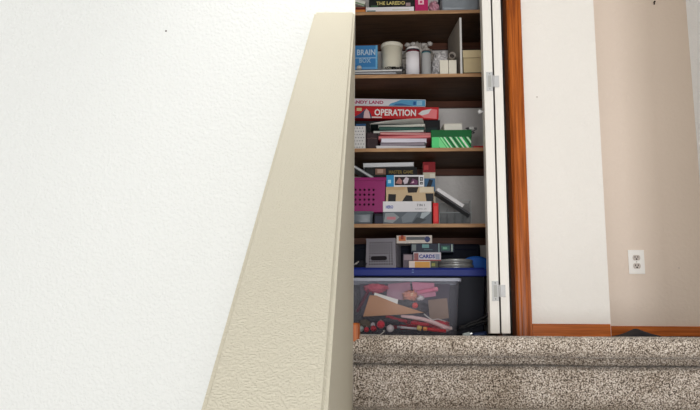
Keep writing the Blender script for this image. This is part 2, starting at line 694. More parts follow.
l1, a1, b1, c1 = leaf(490.6, 500.0, 488.2)
l2, a2, b2, c2 = leaf(501.8, 510.6, 499.4)
steel = mat((205, 205, 205), .6, .05, 60, metal=.2)
for (y0, y1) in ((72, 91), (281, 301)):
    zt, zb = B(500, y0, YD0).z, B(500, y1, YD0).z
    zm, hh = (zt + zb) / 2, (zt - zb) / 2
    g = MB().box(b1 - .024, b1 - .0005, YD0 - .0032, YD0 - .0002, zm - hh, zm + hh, bev=.0008)
    g.box(a2 + .0005, a2 + .017, YD0 - .0032, YD0 - .0002, zm - hh * .6, zm + hh * .6, bev=.0008)
    hg = g.build('hinge', steel, door, label='pale metal hinge joining the two door leaves')
    xm = (b1 + a2) / 2
    MB().lathe([(.0028, zm - hh * .62), (.0034, zm - hh * .6), (.0034, zm + hh * .6), (.0028, zm + hh * .62)], 14, c=(xm, YD0 - .005, 0)).build('hinge_barrel', steel, hg)
    k = MB()
    k.box(b1 - .018, b1 - .006, YD0 - .0042, YD0 - .0030, zm - hh * .62, zm + hh * .62, bev=.0004)
    k.build('hinge_leaf', mat((180, 180, 176), .5, .04), hg)
    s_ = MB()
    for zz in (zm + hh * .8, zm - hh * .8):
        s_.lathe([(.0024, 0), (.002, -.0008)], 12, axis='y', c=(b1 - .012, YD0 - .0032, zz))
    s_.build('screw', mat((150, 150, 150), .3, .05, metal=.8), hg)
# knob on the folded leaf's inner face
kz = B(483, 111.7, 2.72).z
fr = (2.72 - YD0) / (YD1 - YD0)
kx = a1 + (c1 - a1) * fr
kn = MB().lathe([(.0035, .001), (.0035, -.010), (.006, -.012), (.0085, -.016), (.0085, -.020), (.006, -.023), (.002, -.024)], 16, axis='x', c=(kx, 2.72, kz))
kn.build('door_knob', steel, door, label='small round metal knob')

# ------------------------------------------------------------------ outlet
x, z0, w_, h_ = fit(628, 250, 644.5, 274, YF - .001)
t = thing('wall_outlet', 'white duplex electrical outlet on the pinkish far wall', 'outlet', (x, YF - .0002, z0))
w_, h_ = .074, h_
MB().box(-w_ / 2, w_ / 2, -.006, 0, 0, h_, bev=.0025).build('cover_plate', mat((252, 250, 247), .3, .01), t)
for k in (-1, 1):
    zc = h_ / 2 + k * .0195
    r_ = MB()
    pts = []
    for j in range(24):
        a_ = 2 * math.pi * j / 24
        pts.append((.0172 * math.cos(a_), zc + max(-.0125, min(.0125, .0172 * math.sin(a_)))))
    r_.prism(pts, -.0085, -.005)
    rr = r_.build('receptacle', mat((206, 196, 190), .35, .02), t)
    MB().box(-.0085, -.0050, -.0089, -.0080, zc - .0005, zc + .0075).box(.0045, .0080, -.0089, -.0080, zc, zc + .007).lathe([(.0036, -.0089), (.0036, -.0080)], 14, axis='y', c=(0, 0, zc - .0065)).build('slot', mat((30, 25, 24), .6), rr)
MB().lathe([(.0032, -.0060), (.0026, -.0072)], 14, axis='y', c=(0, 0, h_ / 2)).build('screw', mat((190, 188, 182), .3, metal=.5), t)

# marks on the walls
p = B(654, 2.5, YF)
t = thing('wall_nail', 'small dark nail driven into the far wall near its top', 'nail', (p.x, YF, p.z))
MB().lathe([(.0035, 0), (.003, -.003), (.0018, -.005), (.0018, -.009), (.0045, -.010), (.0045, -.012)], 10, axis='y').build('shank', mat((50, 38, 34), .5, metal=.5), t)
MB().box(-.003, .003, -.004, 0, -.012, -.002, bev=.001).build('hook', mat((70, 52, 46), .5, metal=.5), t)
for nm, px_, py_, Y_, r_, lab in (('nail_hole', 166, 31, yl, .0028, 'tiny dark nail hole high in the bright left wall'),
                                  ('nail_hole', 679, 268, YF, .003, 'faint grey nail hole in the far wall right of the outlet'),
                                  ('nail_hole', 537, 97, YC, .003, 'faint filled nail hole in the white wall beside the orange door casing')):
    p = B(px_, py_, Y_)
    col = (110, 105, 100) if px_ < 300 else (200, 190, 182)
    tag(MB().lathe([(r_, -.0002), (r_ * .6, -.0010), (r_ * .2, -.0006)], 12, axis='y').build(nm, mat(col, .8), loc=(p.x, Y_, p.z)), lab, 'hole', 'marks on the walls')

# dark cloth bunched on the landing by the far baseboard
bm = bmesh.new()
n = 70
xa, xb = B(615, 332, 3.30).x, B(701, 332, 3.30).x + .25
g = []
for i in range(n + 1):
    row = []
    u = i / n
    X = xa + (xb - xa) * u
    pk = B(640, 332, 3.30).x
    wl, wr = .085, .075
    d = (X - pk)
    hpk = max(0, 1 - abs(d) / (wl if d < 0 else wr)) ** 1.15 * .034
    for j in range(17):
        v = j / 16
        Y = 3.24 + .22 * v
        hh = hpk * math.sin(math.pi * (v * .96 + .02)) ** .4 + .0045 + .0035 * noise.noise(Vector((X * 14, Y * 20, 0)))
        if j in (0, 16) or i in (0, n):
            hh = .002
        row.append(bm.verts.new((X, Y + .01 * noise.noise(Vector((X * 8, 0, 3))), ZF + max(hh, .001))))
    g.append(row)
for i in range(n):
    for j in range(16):
        f = bm.faces.new([g[i][j], g[i + 1][j], g[i + 1][j + 1], g[i][j + 1]])
        f.smooth = True
mb = MB(); mb.bm.free(); mb.bm = bm
o = mb.build('floor_cloth', mat((52, 50, 54), .85, .2, 60, .001))
solid(o, .002, 1)
tag(o, 'dark grey cloth peaked like a tent on the landing, by the far baseboard', 'cloth')


# ================================================================== TOP SHELF (A)
Y = YS + .012
x, z0, w_, h_ = fit(355 - 22, 7, 365.5, 12, Y, zA)
carton('game_box', 'orange and brown box end on the top shelf, under the tilted box', 'box', x, Y, zA, w_, .18, .028, (150, 78, 38),
       [(0.5, .15, 1, .55, (206, 128, 62)), (.62, .6, 1, .9, (96, 30, 26))], two=False)
x, z0, w_, h_ = fit(366, 7.3, 414, 12, Y, zA)
wb_h = .026
carton('game_box', 'flat white box on the top shelf with a small teal mark', 'box', x, Y, zA, w_, .2, wb_h, (226, 222, 226),
       [(.02, .15, .2, .42, (92, 128, 132)), (.55, .4, .9, .62, (205, 205, 196))])
x, z0, w_, h_ = fit(369, -12, 415, 7.5, Y, zA + wb_h)
carton('game_box', 'black box with pale yellow letters, resting on the flat white box', 'box', x, Y, zA + wb_h, w_, .2, .075, (22, 26, 24),
       [(.04, .02, .2, .10, (60, 96, 70)), (.80, .04, .90, .24, (150, 128, 130)), (.1, .45, .6, .9, (40, 74, 52))],
       [('THE LAREDO', .16, .12, .78, .34, (206, 190, 120), .02)])
# tilted light box
p = B(355, -1, Y)
carton('game_box', 'pale box tilted down to the right at the left end of the top shelf', 'box', p.x - .02, Y - .002, zA + .052, .125, .16, .022, (214, 214, 206),
       [(.3, .1, 1, .35, (110, 140, 104)), (.1, .5, .8, .8, (230, 228, 222))], rot=(0, math.radians(19), 0), two=False)
x, z0, w_, h_ = fit(415, -10, 428, 12, Y, zA)
carton('gift_box', 'magenta carton with a pale square emblem on the top shelf', 'box', x, Y, zA, w_, .2, .092, (176, 34, 92),
       [(.25, .38, .68, .62, (232, 190, 200)), (.36, .44, .56, .56, (190, 70, 110))], two=False)
x, z0, w_, h_ = fit(429, -6, 440, 12, Y, zA)
t = thing('plastic_bag', 'crumpled pink and white plastic bag beside the magenta carton', 'bag', (x, Y + .06, zA))
MB().blob((0, 0, .03), (.021, .05, .034), 4, .5, 30, seed=4, flat=.0005).build('bag_body', mat((205, 150, 165), .25, .6, 90, .003, alpha=.9), t)
MB().blob((.004, 0, .066), (.008, .014, .014), 3, .5, 30, seed=6).build('bag_top', mat((220, 214, 220), .25, .3, 90, .003, alpha=.9), t)
x, z0, w_, h_ = fit(441, -10, 479.5, 12, Y, zA)


def open_bin(name, label, cat, loc, w, d, h, mt, tap=.008, t=.002, rim=.006, rimh=.007, rimmt=None, rot=(0, 0, 0), rimlabel=None, ribs=0):
    T = thing(name, label, cat, loc, rot)
    bm = bmesh.new()
    lv = []
    for k in range(5):
        zz = h * k / 4
        i = tap * (1 - k / 4)
        hw, hd = w / 2 - i, d / 2 - i
        c = .012
        ring = []
        for (cx_, cy_, a0) in ((hw - c, hd - c, 0), (-hw + c, hd - c, 90), (-hw + c, -hd + c, 180), (hw - c, -hd + c, 270)):
            for j in range(5):
                a_ = math.radians(a0 + 22.5 * j)
                ring.append(bm.verts.new((cx_ + c * math.cos(a_), d / 2 + cy_ + c * math.sin(a_), zz)))
        lv.append(ring)
    N = len(lv[0])
    for a_, b_ in zip(lv, lv[1:]):
        for k in range(N):
            f = bm.faces.new([a_[k], a_[(k + 1) % N], b_[(k + 1) % N], b_[k]])
            f.smooth = True
    bm.faces.new(lv[0][::-1])
    mb = MB(); mb.bm.free(); mb.bm = bm
    o = mb.build('bin_body', mt, T)
    solid(o, t, -1)
    # rim
    bm = bmesh.new()
    rings = []
    for off, zz in ((0.0004, h - rimh), (rim, h - rimh), (rim, h), (0, h + .0015), (-.002, h)):
        c = .012 + off
        hw, hd = w / 2 + off, d / 2 + off
        ring = []
        for (cx_, cy_, a0) in ((hw - c, hd - c, 0), (-hw + c, hd - c, 90), (-hw + c, -hd + c, 180), (hw - c, -hd + c, 270)):
            for j in range(5):
                a_ = math.radians(a0 + 22.5 * j)
                ring.append(bm.verts.new((cx_ + c * math.cos(a_), d / 2 + cy_ + c * math.sin(a_), zz)))
        rings.append(ring)
    for a_, b_ in zip(rings, rings[1:]):
        for k in range(N):
            bm.faces.new([a_[k], a_[(k + 1) % N], b_[(k + 1) % N], b_[k]])
    mb = MB(); mb.bm.free(); mb.bm = bm
    r_ = mb.build('rim', rimmt or mt, T, label=rimlabel)
    solid(r_, .001, 1)
    return T


open_bin('storage_bin', 'smoky grey plastic bin at the right of the top shelf', 'bin', (x, Y, zA), w_, .22, .10, mat((128, 134, 140), .3, .25, 30), tap=.004)

# ================================================================== SECOND SHELF (B)
Y = YS + .02
# flat white lids
x, z0, w_, h_ = fit(350, 72.3, 402, 75, Y, zB)
lz = zB
for k, (xa_, xb_, hh, rz, lab, col) in enumerate(((348, 402, .012, 0, 'white plastic tray lid lowest under the blue box', (206, 204, 206)),
                                            (352, 396, .011, .02, 'pale grey tray lid in the middle under the blue box', (186, 188, 194)),
                                            (349, 402, .012, -.02, 'white tray lid on top, carrying the blue box and tub', (216, 214, 212)))):
    x, z0, w_, h_ = fit(xa_, 70, xb_, 75, Y, zB)
    t = thing('tray_lid', lab, 'lid', (x, Y, lz), (0, 0, rz), 'stacked tray lids')
    MB().box(-w_ / 2, w_ / 2, 0, .2, 0, hh * .55, bev=.002).build('lid_plate', mat(col, .35, .05), t)
    MB().box(-w_ / 2 + .006, w_ / 2 - .006, .006, .194, hh * .55, hh - .0004, bev=.001).build('raised_edge', mat((60, 56, 58), .5, .05), t, label='dark raised edge')
    lz += hh
x, z0, w_, h_ = fit(354.5, 45.5, 377.5, 66, Y + .03, lz)
w_ += .02; x -= .01
carton('puzzle_box', 'small square blue box with white lettering on the tray lids', 'box', x, Y + .03, lz, w_, .06, h_, (58, 122, 178),
       [(0, 0, 1, .16, (92, 150, 200)), (0.93, 0, 1, 1, (104, 168, 208)), (.12, .5, .95, .53, (150, 180, 205))],
       [('BRAIN', .26, .62, .92, .84, (176, 196, 212), .02), ('BOX', .34, .32, .76, .50, (150, 180, 204), .02)], two=False)
# white tub
x, z0, w_, h_ = fit(381, 41, 402.5, 66.5, Y + .05, lz)
t = thing('tub', 'round off-white tub standing beside the small blue box', 'tub', (x, Y + .05 + w_ / 2, lz))
r_ = w_ / 2
MB().lathe([(r_ * .88, 0), (r_ * .91, .003), (r_, h_ * .93), (r_ * .99, h_ * .93)], 36).build('tub_body', mat((218, 212, 194), .45, .03), t)
MB().lathe([(r_ * 1.03, h_ * .88), (r_ * 1.05, h_ * .9), (r_ * 1.05, h_ * .98), (r_ * .98, h_), (r_ * .5, h_)], 36).build('tub_lid', mat((222, 217, 202), .4, .03), t)
# black wire coil on the lids (between tub and jar)
t = thing('cable', 'thin black cable bunched on the tray lids below the tub', 'cable', (B(393, 70, Y).x, Y - .002, lz))
pts = []
for k in range(90):
    a_ = k * .42
    pts.append((-.012 + .026 * math.cos(a_) + .0006 * k, .022 + .018 * math.sin(a_ * 1.1), .003 + .0045 * (1 + math.sin(a_ * .7)) * .7))
MB().tube(pts, .0014, 6).build('cord', mat((26, 24, 26), .5), t)
MB().box(.028, .044, .01, .03, 0.0, .012, bev=.002).build('plug', mat((30, 28, 30), .4), t)
# little white cap at far left
p = B(359, 70, Y)
t = thing('small_jar', 'little white jar on the front of the tray lids', 'cap', (p.x, Y + .012, lz))
MB().lathe([(.0105, 0), (.0105, .012), (.008, .017), (.003, .018)], 20).build('jar_shell', mat((200, 196, 190), .4), t)
MB().lathe([(.0112, .001), (.0112, .003)], 20).build('ring', mat((150, 140, 134), .4), t)
# tall jar, white label
Y = YS + .015
x, z0, w_, h_ = fit(406, 45, 420.5, 75, Y, zB)
r_ = w_ / 2
t = thing('jar', 'white labelled jar with pale lid at the front of the shelf', 'jar', (x, Y + r_, zB))
MB().lathe([(r_ * .9, 0), (r_, .004), (r_, h_ * .84), (r_ * .86, h_ * .88), (r_ * .86, h_ * .9)], 36).build('jar_body', mat((96, 34, 44), .25, .1), t, label='maroon jar wall')
lb = []
n = 26
bm = bmesh.new()
pa = None
for k in range(n + 1):
    a_ = math.radians(-165 + 130 * k / n)
    c = [bm.verts.new(((r_ + .0008) * math.cos(a_), (r_ + .0008) * math.sin(a_), zz)) for zz in (.006, h_ * .80)]
    if pa:
        bm.faces.new([pa[0], c[0], c[1], pa[1]])
    pa = c
mb = MB(); mb.bm.free(); mb.bm = bm
solid(mb.build('paper_label', mat((226, 222, 226), .5, .02), t, smooth=True), .0005, 1)
MB().lathe([(r_ * .97, h_ * .86), (r_ * .99, h_ * .88), (r_ * .99, h_ * .90)], 36).build('neck_ring', mat((52, 46, 54), .3), t)
MB().lathe([(r_ * .90, h_ * .90), (r_ * .90, h_ * .96), (r_ * .8, h_ * .99), (r_ * .4, h_)], 36).build('jar_lid', mat((214, 210, 208), .3), t)
# grey bottle
x, z0, w_, h_ = fit(421.5, 49, 431.5, 75, Y, zB)
r_ = w_ / 2
t = thing('bottle', 'grey cylindrical bottle with teal band, right of the labelled jar', 'bottle', (x, Y + r_ + .004, zB))
MB().lathe([(r_ * .94, 0), (r_, .003), (r_, h_ * .86), (r_ * .92, h_ * .9)], 28).build('bottle_body', mat((160, 160, 160), .35, .05), t)
MB().lathe([(r_ * .95, h_ * .895), (r_ * .95, h_ * .93)], 28).build('band', mat((44, 104, 112), .4), t)
MB().lathe([(r_ * .92, h_ * .93), (r_ * .9, h_ * .985), (r_ * .6, h_)], 28).build('cap', mat((70, 66, 72), .4), t)
# clear bag behind
x, z0, w_, h_ = fit(401, 40, 437, 75, YS + .14, zB)
t = thing('plastic_bag', 'clear crumpled plastic bag bulging behind the labelled jar', 'bag', (x, YS + .17, zB))
MB().blob((0, 0, h_ * .48), (w_ * .44, .045, h_ * .44), 5, .35, 60, seed=11, flat=.0005).build('bag_body', mat((196, 188, 180), .2, .3, 60, .006, alpha=.75), t)
mb = MB()
for k in range(5):
    mb.blob((-.05 + .025 * k, -.01, h_ * .93 + .004 * math.sin(k * 2)), (.013, .012, .009), 3, .4, 40, seed=k)
mb.build('bag_folds', mat((216, 210, 204), .2, .3, 60, .004, alpha=.7), t)
# patterned crumpled bag
x, z0, w_, h_ = fit(432, 50, 451, 75, YS + .06, zB)
t = thing('plastic_bag', 'crumpled white bag with grey pattern, left of the two white boxes', 'bag', (x, YS + .085, zB))
MB().blob((0, 0, h_ * .45), (w_ * .47, .045, h_ * .48), 5, .3, 70, seed=21, flat=.0005).build('bag_body', mat((196, 192, 192), .3, .5, 110, .006), t)
MB().blob((.006, 0, h_ * .9), (.02, .02, .012), 3, .4, 40, seed=23).build('bag_top', mat((214, 210, 208), .3, .3, 90, .004), t)
# two white small boxes
for k, (a_, b_) in enumerate(((440, 448.3), (448.8, 456.5))):
    x, z0, w_, h_ = fit(a_, 60, b_, 75, YS + .012, zB)
    carton('small_carton', ('left' if k == 0 else 'right') + ' one of two upright white cartons before the patterned bag', 'box', x, YS + .012, zB, w_, .03, h_, (226, 220, 204), [], two=False, group='pair of white cartons')
hz = zB + h_
# grey roll lying on top, pointing forward
x, z0, w_, h_ = fit(448.5, 44, 456, 60, YS + .02, hz)
t = thing('paper_roll', 'grey rolled tube leaning up on the right white carton', 'roll', (x - .002, YS - .004, hz + .015), (math.radians(-88), 0, math.radians(4)))
MB().lathe([(.0148, 0), (.0148, .06), (.010, .06), (.010, .004), (.0148, .0)], 24, axis='z', cap=False).build('tube_wall', mat((150, 142, 134), .6, .1), t)
MB().lathe([(.0098, .012), (.0098, .014)], 20, axis='z').build('core', mat((66, 58, 54), .8), t)
# upright white board standing front-to-back
tz = B(461, 17.5, YS + .01)
t = thing('board', 'tall thin white board standing edge-on left of the cream box', 'board', (B(461.2, 50, YS + .01).x, YS + .01, zB), (0, 0, math.radians(8)))
hh = tz.z - zB
MB().box(-.005, .003, 0, .24, 0, hh, bev=.0008).build('panel', mat((150, 140, 130), .6, .03), t)
MB().box(-.0054, .0034, -.0012, .0002, .001, hh - .001, bev=.0003).build('edge_band', mat((214, 212, 208), .4, .03), t)
# cream box with lid on a dark strip
x, z0, w_, h_ = fit(463, 50, 484, 70.5, YS + .03, None)
zc0 = zB + .016
t = thing('dark_block', 'dark flat block with a painted highlight under the cream box', 'block', (x, YS + .03, zB))
MB().box(-w_ / 2, w_ / 2, 0, .16, 0, .0155, bev=.002).build('block_body', mat((48, 40, 34), .5), t)
MB().box(.0, .02, -.006, .001, .003, .009, bev=.001).build('painted_highlight', mat((210, 200, 180), .25, metal=.6), t)  # bright highlight on the shelf, built as a pale piece
hh = B(472, 50, YS + .03).z - zc0
t = thing('storage_box', 'cream lidded box at the right end, beside the white board', 'box', (x, YS + .03, zc0))
MB().box(-w_ / 2 + .002, w_ / 2 - .002, .002, .2, 0, hh * .64, bev=.001).build('box_body', mat((198, 180, 142), .5, .04), t)
MB().box(-w_ / 2, w_ / 2, 0, .202, hh * .66, hh, bev=.002).build('box_lid', mat((206, 188, 150), .5, .04), t)
t = thing('cable', 'thin grey cable looped on top of the cream box', 'cable', (x, YS + .08, zc0 + hh))
MB().tube([(-.035, 0, .002), (-.02, .004, .004), (0, .0, .012), (.018, .004, .018), (.03, .01, .016), (.035, .03, .002)], .0018, 6).build('cord', mat((120, 112, 104), .5), t)
MB().box(-.042, -.032, -.004, .004, 0, .006, bev=.001).build('plug', mat((90, 84, 80), .5), t)

# ================================================================== THIRD SHELF (C)
Y = YS + .012
# dotted box left
x, z0, w_, h_ = fit(340, 126, 365.5, 148.5, Y, zC)
t = thing('tissue_box', 'white box dotted with grey at the left end, beneath the red game', 'box', (x, Y, zC))
MB().box(-w_ / 2, w_ / 2, 0, .09, 0, h_, bev=.003).build('box_body', mat((212, 210, 210), .5, .03), t)
mb = MB()
for i in range(9):
    for j in range(7):
        uu = (-.5 + (i + .6 + .5 * (j % 2)) / 9.8) * w_
        if abs(uu) < w_ / 2 - .005:
            mb.lathe([(.0026, -.0008), (.0014, -.0011)], 8, axis='y', c=(uu, 0, (j + .6) / 7.3 * h_), mt=mat((128, 128, 134), .6))
mb.build('dot_pattern', None, t)
dot_h = h_
# dark wallet-like case
x, z0, w_, h_ = fit(366, 131, 378, 148.5, Y + .02, zC)
t = thing('case', 'small brown-black zipped case standing between dotted box and papers', 'case', (x, Y + .02, zC))
MB().box(-w_ / 2, w_ / 2, 0, .06, 0, h_ * .94, bev=.006, seg=3).build('case_body', mat((58, 44, 48), .6, .3, 50, .001), t)
MB().tube([(-w_ / 2 + .004, -.001, h_ * .6), (0, -.0016, h_ * .63), (w_ / 2 - .004, -.001, h_ * .6)], .0012, 6).build('zipper', mat((120, 96, 92), .5), t)
# paper stack
stk = [('white', (232, 230, 234), 376, 426, 148.5, 145.0, (218, 214, 216), 'thick white paper pad at the bottom of the paper pile'),
       ('grey', (120, 112, 122), 380, 425, 145.0, 141.5, (150, 140, 150), 'grey-edged notebook second from the bottom of the pile'),
       ('white2', (228, 224, 234), 381, 427, 141.5, 137.3, (224, 220, 232), 'lilac-white notebook above the grey one in the pile'),
       ('pink', (196, 96, 104), 378, 431, 137.3, 134.0, (214, 130, 132), 'salmon pink folder lower of two in the pile'),
       ('pink2', (166, 60, 72), 380, 432, 134.0, 131.0, (206, 150, 148), 'dark pink folder under the pale sheets'),
       ('pale', (200, 200, 196), 373, 424, 131.0, 129.0, (190, 192, 186), 'pale sheets between pink folder and dark green book'),
       ('green', (16, 52, 46), 379, 425, 129.0, 125.2, (60, 92, 84), 'dark green book near the top of the paper pile'),
       ('pale2', (214, 214, 206), 378, 425, 125.2, 123.0, (196, 196, 186), 'thin cream booklet on the dark green book'),
       ]
zc = zC
for k, (nm, cov, xa_, xb_, ya_, yb_, pg, lab) in enumerate(stk):
    h_ = (ya_ - yb_) / F * (Y + .01)
    x, _, w_, _ = fit(xa_, yb_, xb_, ya_, Y)
    book('notebook' if k in (0, 1, 2) else ('folder' if k in (3, 4, 5) else 'book'), lab, 'book' if k > 5 else 'paper', x, Y + .006, zc, w_, .15, h_, cov, pg, (0, 0, (.05, -.06, .04, -.09, .08, -.05, .07, -.08)[k]), 'pile of papers on the third shelf')
    zc += h_ + .0003
# open magazine wedge on top
t = thing('magazine', 'floppy magazine fanned open on top of the paper pile', 'magazine', (B(394, 120, Y).x, Y, zc))
xw0, xw1 = B(370, 120, Y).x - B(394, 120, Y).x, B(426, 120, Y).x - B(394, 120, Y).x
mb = MB()
for k in range(7):
    pts_t, pts_b = [], []
    for j in range(15):
        u = j / 14
        X = xw0 + .003 * k + (xw1 - xw0 - .008 - .004 * k) * u
        lift = .004 + k * .0030 * (.25 + u) if k else .002
        zz = lift + .004 * math.sin(u * math.pi) * (k / 6)
        pts_b.append((X, zz))
        pts_t.append((X, zz + .0008))
    mb.prism(pts_b + pts_t[::-1], .001 * k, .15, mat((190 + 6 * k, 188 + 6 * k, 182 + 6 * k), .6, .1))
mb.build('page_block', None, t)
MB().box(xw0 + .002, xw1 - .004, 0, .15, 0, .0018, bev=.0004).build('back_cover', mat((40, 52, 50), .5), t)
# dark game box (under red one, behind)
Y2 = YS + .175
x, z0, w_, h_ = fit(340, 119, 440, 131, Y2, None)
zlow = B(400, 120.5, Y2).z - .052
t = carton('game_box', 'black board game box under the red surgery game', 'box', x, Y2 - .0, zC, w_, .14, B(400, 120.5, Y2).z - zC, (12, 14, 20),
       [(.16, .62, .26, .92, (40, 86, 130)), (.17, .70, .21, .84, (96, 150, 180)), (.80, .5, .97, .8, (18, 40, 40))], two=True)
zt = B(400, 120.5, Y2).z
# red surgery game
x, z0, w_, h_ = fit(336, 106.5, 438.5, 120.5, Y2 - .01, zt)
carton('game_box', 'red surgery board game box with white letters, tilted slightly', 'box', x, Y2 - .012, zt + .0062, w_, .15, h_ - .007, (196, 34, 40),
       [([(.16, 0), (.36, 0), (.33, .55), (.28, .75), (.24, .4)], (64, 66, 96)), ([(.27, 0), (.34, 0), (.32, .6), (.295, .8), (.275, .5)], (226, 190, 190)),
        (.20, .6, .25, .85, (220, 200, 150)), ([(.80, .42), (.86, .12), (.98, .04), (.985, .80), (.93, .86)], (236, 128, 132)),
        ([(.80, .42), (.84, .3), (.90, .45), (.93, .86), (.84, .70)], (222, 222, 222)), (.35, .03, .45, .14, (226, 220, 216))],
       [('OPERATION', .375, .22, .78, .78, (244, 238, 236), .03)], rot=(0, math.radians(1.6), 0))
zt2 = zt + h_ + .0035
# candy board game
x, z0, w_, h_ = fit(338, 96.5, 425.5, 104.8, Y2 - .005, None)
h_ = .033
carton('game_box', 'white and pale blue candy board game box on top of the red game', 'box', x, Y2 - .008, zt2, w_, .15, h_, (222, 220, 224),
       [([(.58, .05), (.60, .35), (.66, .6), (.72, .92), (.995, .92), (.995, .05)], (92, 160, 200)), ([(.63, .05), (.66, .35), (.72, .4), (.86, .05)], (60, 110, 160)),
        (.86, .2, .89, .7, (40, 90, 150)), (.90, .15, .96, .8, (150, 196, 220)), (.12, .82, .6, .9, (236, 200, 214))],
       [('CANDY LAND', .12, .25, .52, .72, (178, 34, 92), .03)], rot=(0, math.radians(1.6), 0))
# green striped box
Y = YS + .012
x, z0, w_, h_ = fit(431.5, 137, 471.5, 148.5, Y, zC)
t = thing('gift_box', 'green box with diagonal white stripes and darker green lid', 'box', (x, Y, zC))
MB().box(-w_ / 2 + .001, w_ / 2 - .001, .001, .16, 0, h_ + .002, bev=.001).build('box_body', mat((36, 160, 82), .4, .05), t)
mb = MB()
W, H = w_ - .003, h_ * .99
for k, (u, wd, col) in enumerate(((.02, .16, (128, 226, 150)), (.20, .05, (150, 232, 165)), (.30, .035, (214, 240, 214)), (.38, .03, (30, 60, 44)), (.44, .05, (214, 236, 210)), (.53, .03, (36, 44, 44)),
                                  (.60, .03, (210, 232, 205)), (.70, .06, (220, 240, 216)), (.82, .03, (30, 56, 42)), (.88, .04, (214, 236, 210)), (.955, .02, (24, 40, 34)))):
    lean = .20
    P_ = [(u + lean, 0), (u + wd + lean, 0), (u + wd, 1), (u, 1)]
    # clip right end
    cl = []
    for a_, b_ in zip(P_, P_[1:] + P_[:1]):
        if a_[0] <= 1:
            cl.append(a_)
        if (a_[0] <= 1) != (b_[0] <= 1):
            f_ = (1 - a_[0]) / (b_[0] - a_[0])
            cl.append((1, a_[1] + f_ * (b_[1] - a_[1])))
    if len(cl) >= 3:
        mb.prism([((a_ - .5) * W, .001 + b_ * H) for a_, b_ in cl], 0 - .00005 * k, .0012, mat(col, .4, .03))
mb.box(-.5 * W, -.5 * W + .030, -.0006, .001, .001, H, mat((92, 214, 130), .4, .04))
mb.build('stripe_print', None, t)
lidh = B(450, 130, Y).z - zC
MB().box(-w_ / 2 - .0015, w_ / 2 + .0015, -.0025, .163, h_, lidh, bev=.0015).build('box_lid', mat((18, 98, 50), .4, .05), t)
gl = zC + lidh
x, z0, w_, h_ = fit(444, 123, 463, 130, Y + .02, gl)
book('book', 'small cream book lying on the green gift box', 'book', x, Y + .02, gl, w_, .1, h_ - .002, (206, 202, 190), (220, 216, 206), (0, math.radians(-3), .1))
x, z0, w_, h_ = fit(465, 122, 480, 134, Y + .03, gl)
t = thing('lanyard', 'tangled black and white patterned strap on the green gift box', 'strap', (x - .004, Y + .035, gl))
pts = []
for k in range(100):
    a_ = k * .37
    pts.append((.022 * math.cos(a_) * (.6 + .4 * math.sin(k * .11)), .02 + .018 * math.sin(a_ * .9), .003 + .022 * (.5 + .5 * math.sin(a_ * .31 + 1))))
MB().tube(pts, .0022, 6).build('strap', mat((110, 108, 110), .6, 1.0, 200), t)
MB().box(-.01, .01, -.006, -.003, .010, .022, bev=.001).build('buckle', mat((190, 190, 188), .3), t)
x, z0, w_, h_ = fit(474, 144.5, 486, 148.5, Y + .02, zC)
t = thing('tin', 'small flat red tin at the right end beside the green box', 'tin', (x, Y + .04, zC))
MB().box(-w_ / 2, w_ / 2, 0, .05, 0, h_ * .6, bev=.002).build('tin_base', mat((150, 24, 30), .4), t)
MB().box(-w_ / 2 - .0006, w_ / 2 + .0006, -.0006, .0506, h_ * .6, h_, bev=.002).build('tin_lid', mat((176, 40, 44), .4), t)

# ================================================================== FOURTH SHELF (D)
# container under the basket
Y = YS + .015
x, z0, w_, h_ = fit(340, 211.5, 373, 224, Y, zD)
t = open_bin('food_container', 'clear grey plastic container beneath the purple basket', 'container', (x, Y, zD), w_, .16, h_ - .001, mat((110, 118, 126), .2, .1, alpha=.8), tap=.004, rim=.003, rimh=.004)
x, z0, w_, h_ = fit(374, 212, 384, 224, Y, zD)
t = thing('small_carton', 'dark navy block beneath the right half of the purple basket', 'box', (x, Y + .03, zD))
MB().box(-w_ / 2, w_ / 2, 0, .13, 0, h_ - .0005, bev=.002).build('carton', mat((30, 30, 42), .5), t)
MB().box(-w_ / 2 + .004, w_ / 2 - .004, -.0006, .001, .008, h_ - .012).build('printed_panel', mat((44, 46, 66), .4), t)
bz = zD + .0525
# purple basket
x, z0, w_, h_ = fit(330, 177, 385.5, 211.5, Y, None)
h_ = B(370, 177.5, Y).z - (zD + h_ * 0 + (B(370, 211.5, Y).z - zD))
bz = B(360, 211.7, Y).z
bh = B(370, 177.5, Y).z - bz
t = thing('basket', 'magenta purple plastic basket with round holes and thick rim', 'basket', (x, Y, bz))
dd = .13
tp = .006
purple = mat((140, 24, 98), .4, .05)
bm = bmesh.new()


def join_bm(dst, src):
    me = bpy.data.meshes.new('t')
    src.to_mesh(me)
    src.free()
    dst.from_mesh(me)
    bpy.data.meshes.remove(me)


for sgn in (0, 1):
    yy0 = (tp, 0) if sgn == 0 else (dd - tp, dd)
    join_bm(bm, perforated(12, 7, lambda u, v, yy0=yy0: ((u - .5) * (w_ - 2 * tp * (1 - v)), yy0[0] + (yy0[1] - yy0[0]) * v, v * bh), .52, lambda i, j: j in (0, 5, 6) or i in (0, 1, 10, 11)))
for sgn in (-1, 1):
    join_bm(bm, perforated(8, 7, lambda u, v, sgn=sgn: (sgn * (w_ / 2 - tp * (1 - v)), tp * (1 - v) + u * (dd - 2 * tp * (1 - v)), v * bh), .52, lambda i, j: j in (0, 5, 6) or i in (0, 7)))
v4 = [bm.verts.new(p) for p in ((-w_ / 2 + tp, tp, 0), (w_ / 2 - tp, tp, 0), (w_ / 2 - tp, dd - tp, 0), (-w_ / 2 + tp, dd - tp, 0))]
bm.faces.new(v4)
bmesh.ops.remove_doubles(bm, verts=bm.verts, dist=.0001)
bmesh.ops.recalc_face_normals(bm, faces=bm.faces)
mb = MB(); mb.bm.free(); mb.bm = bm
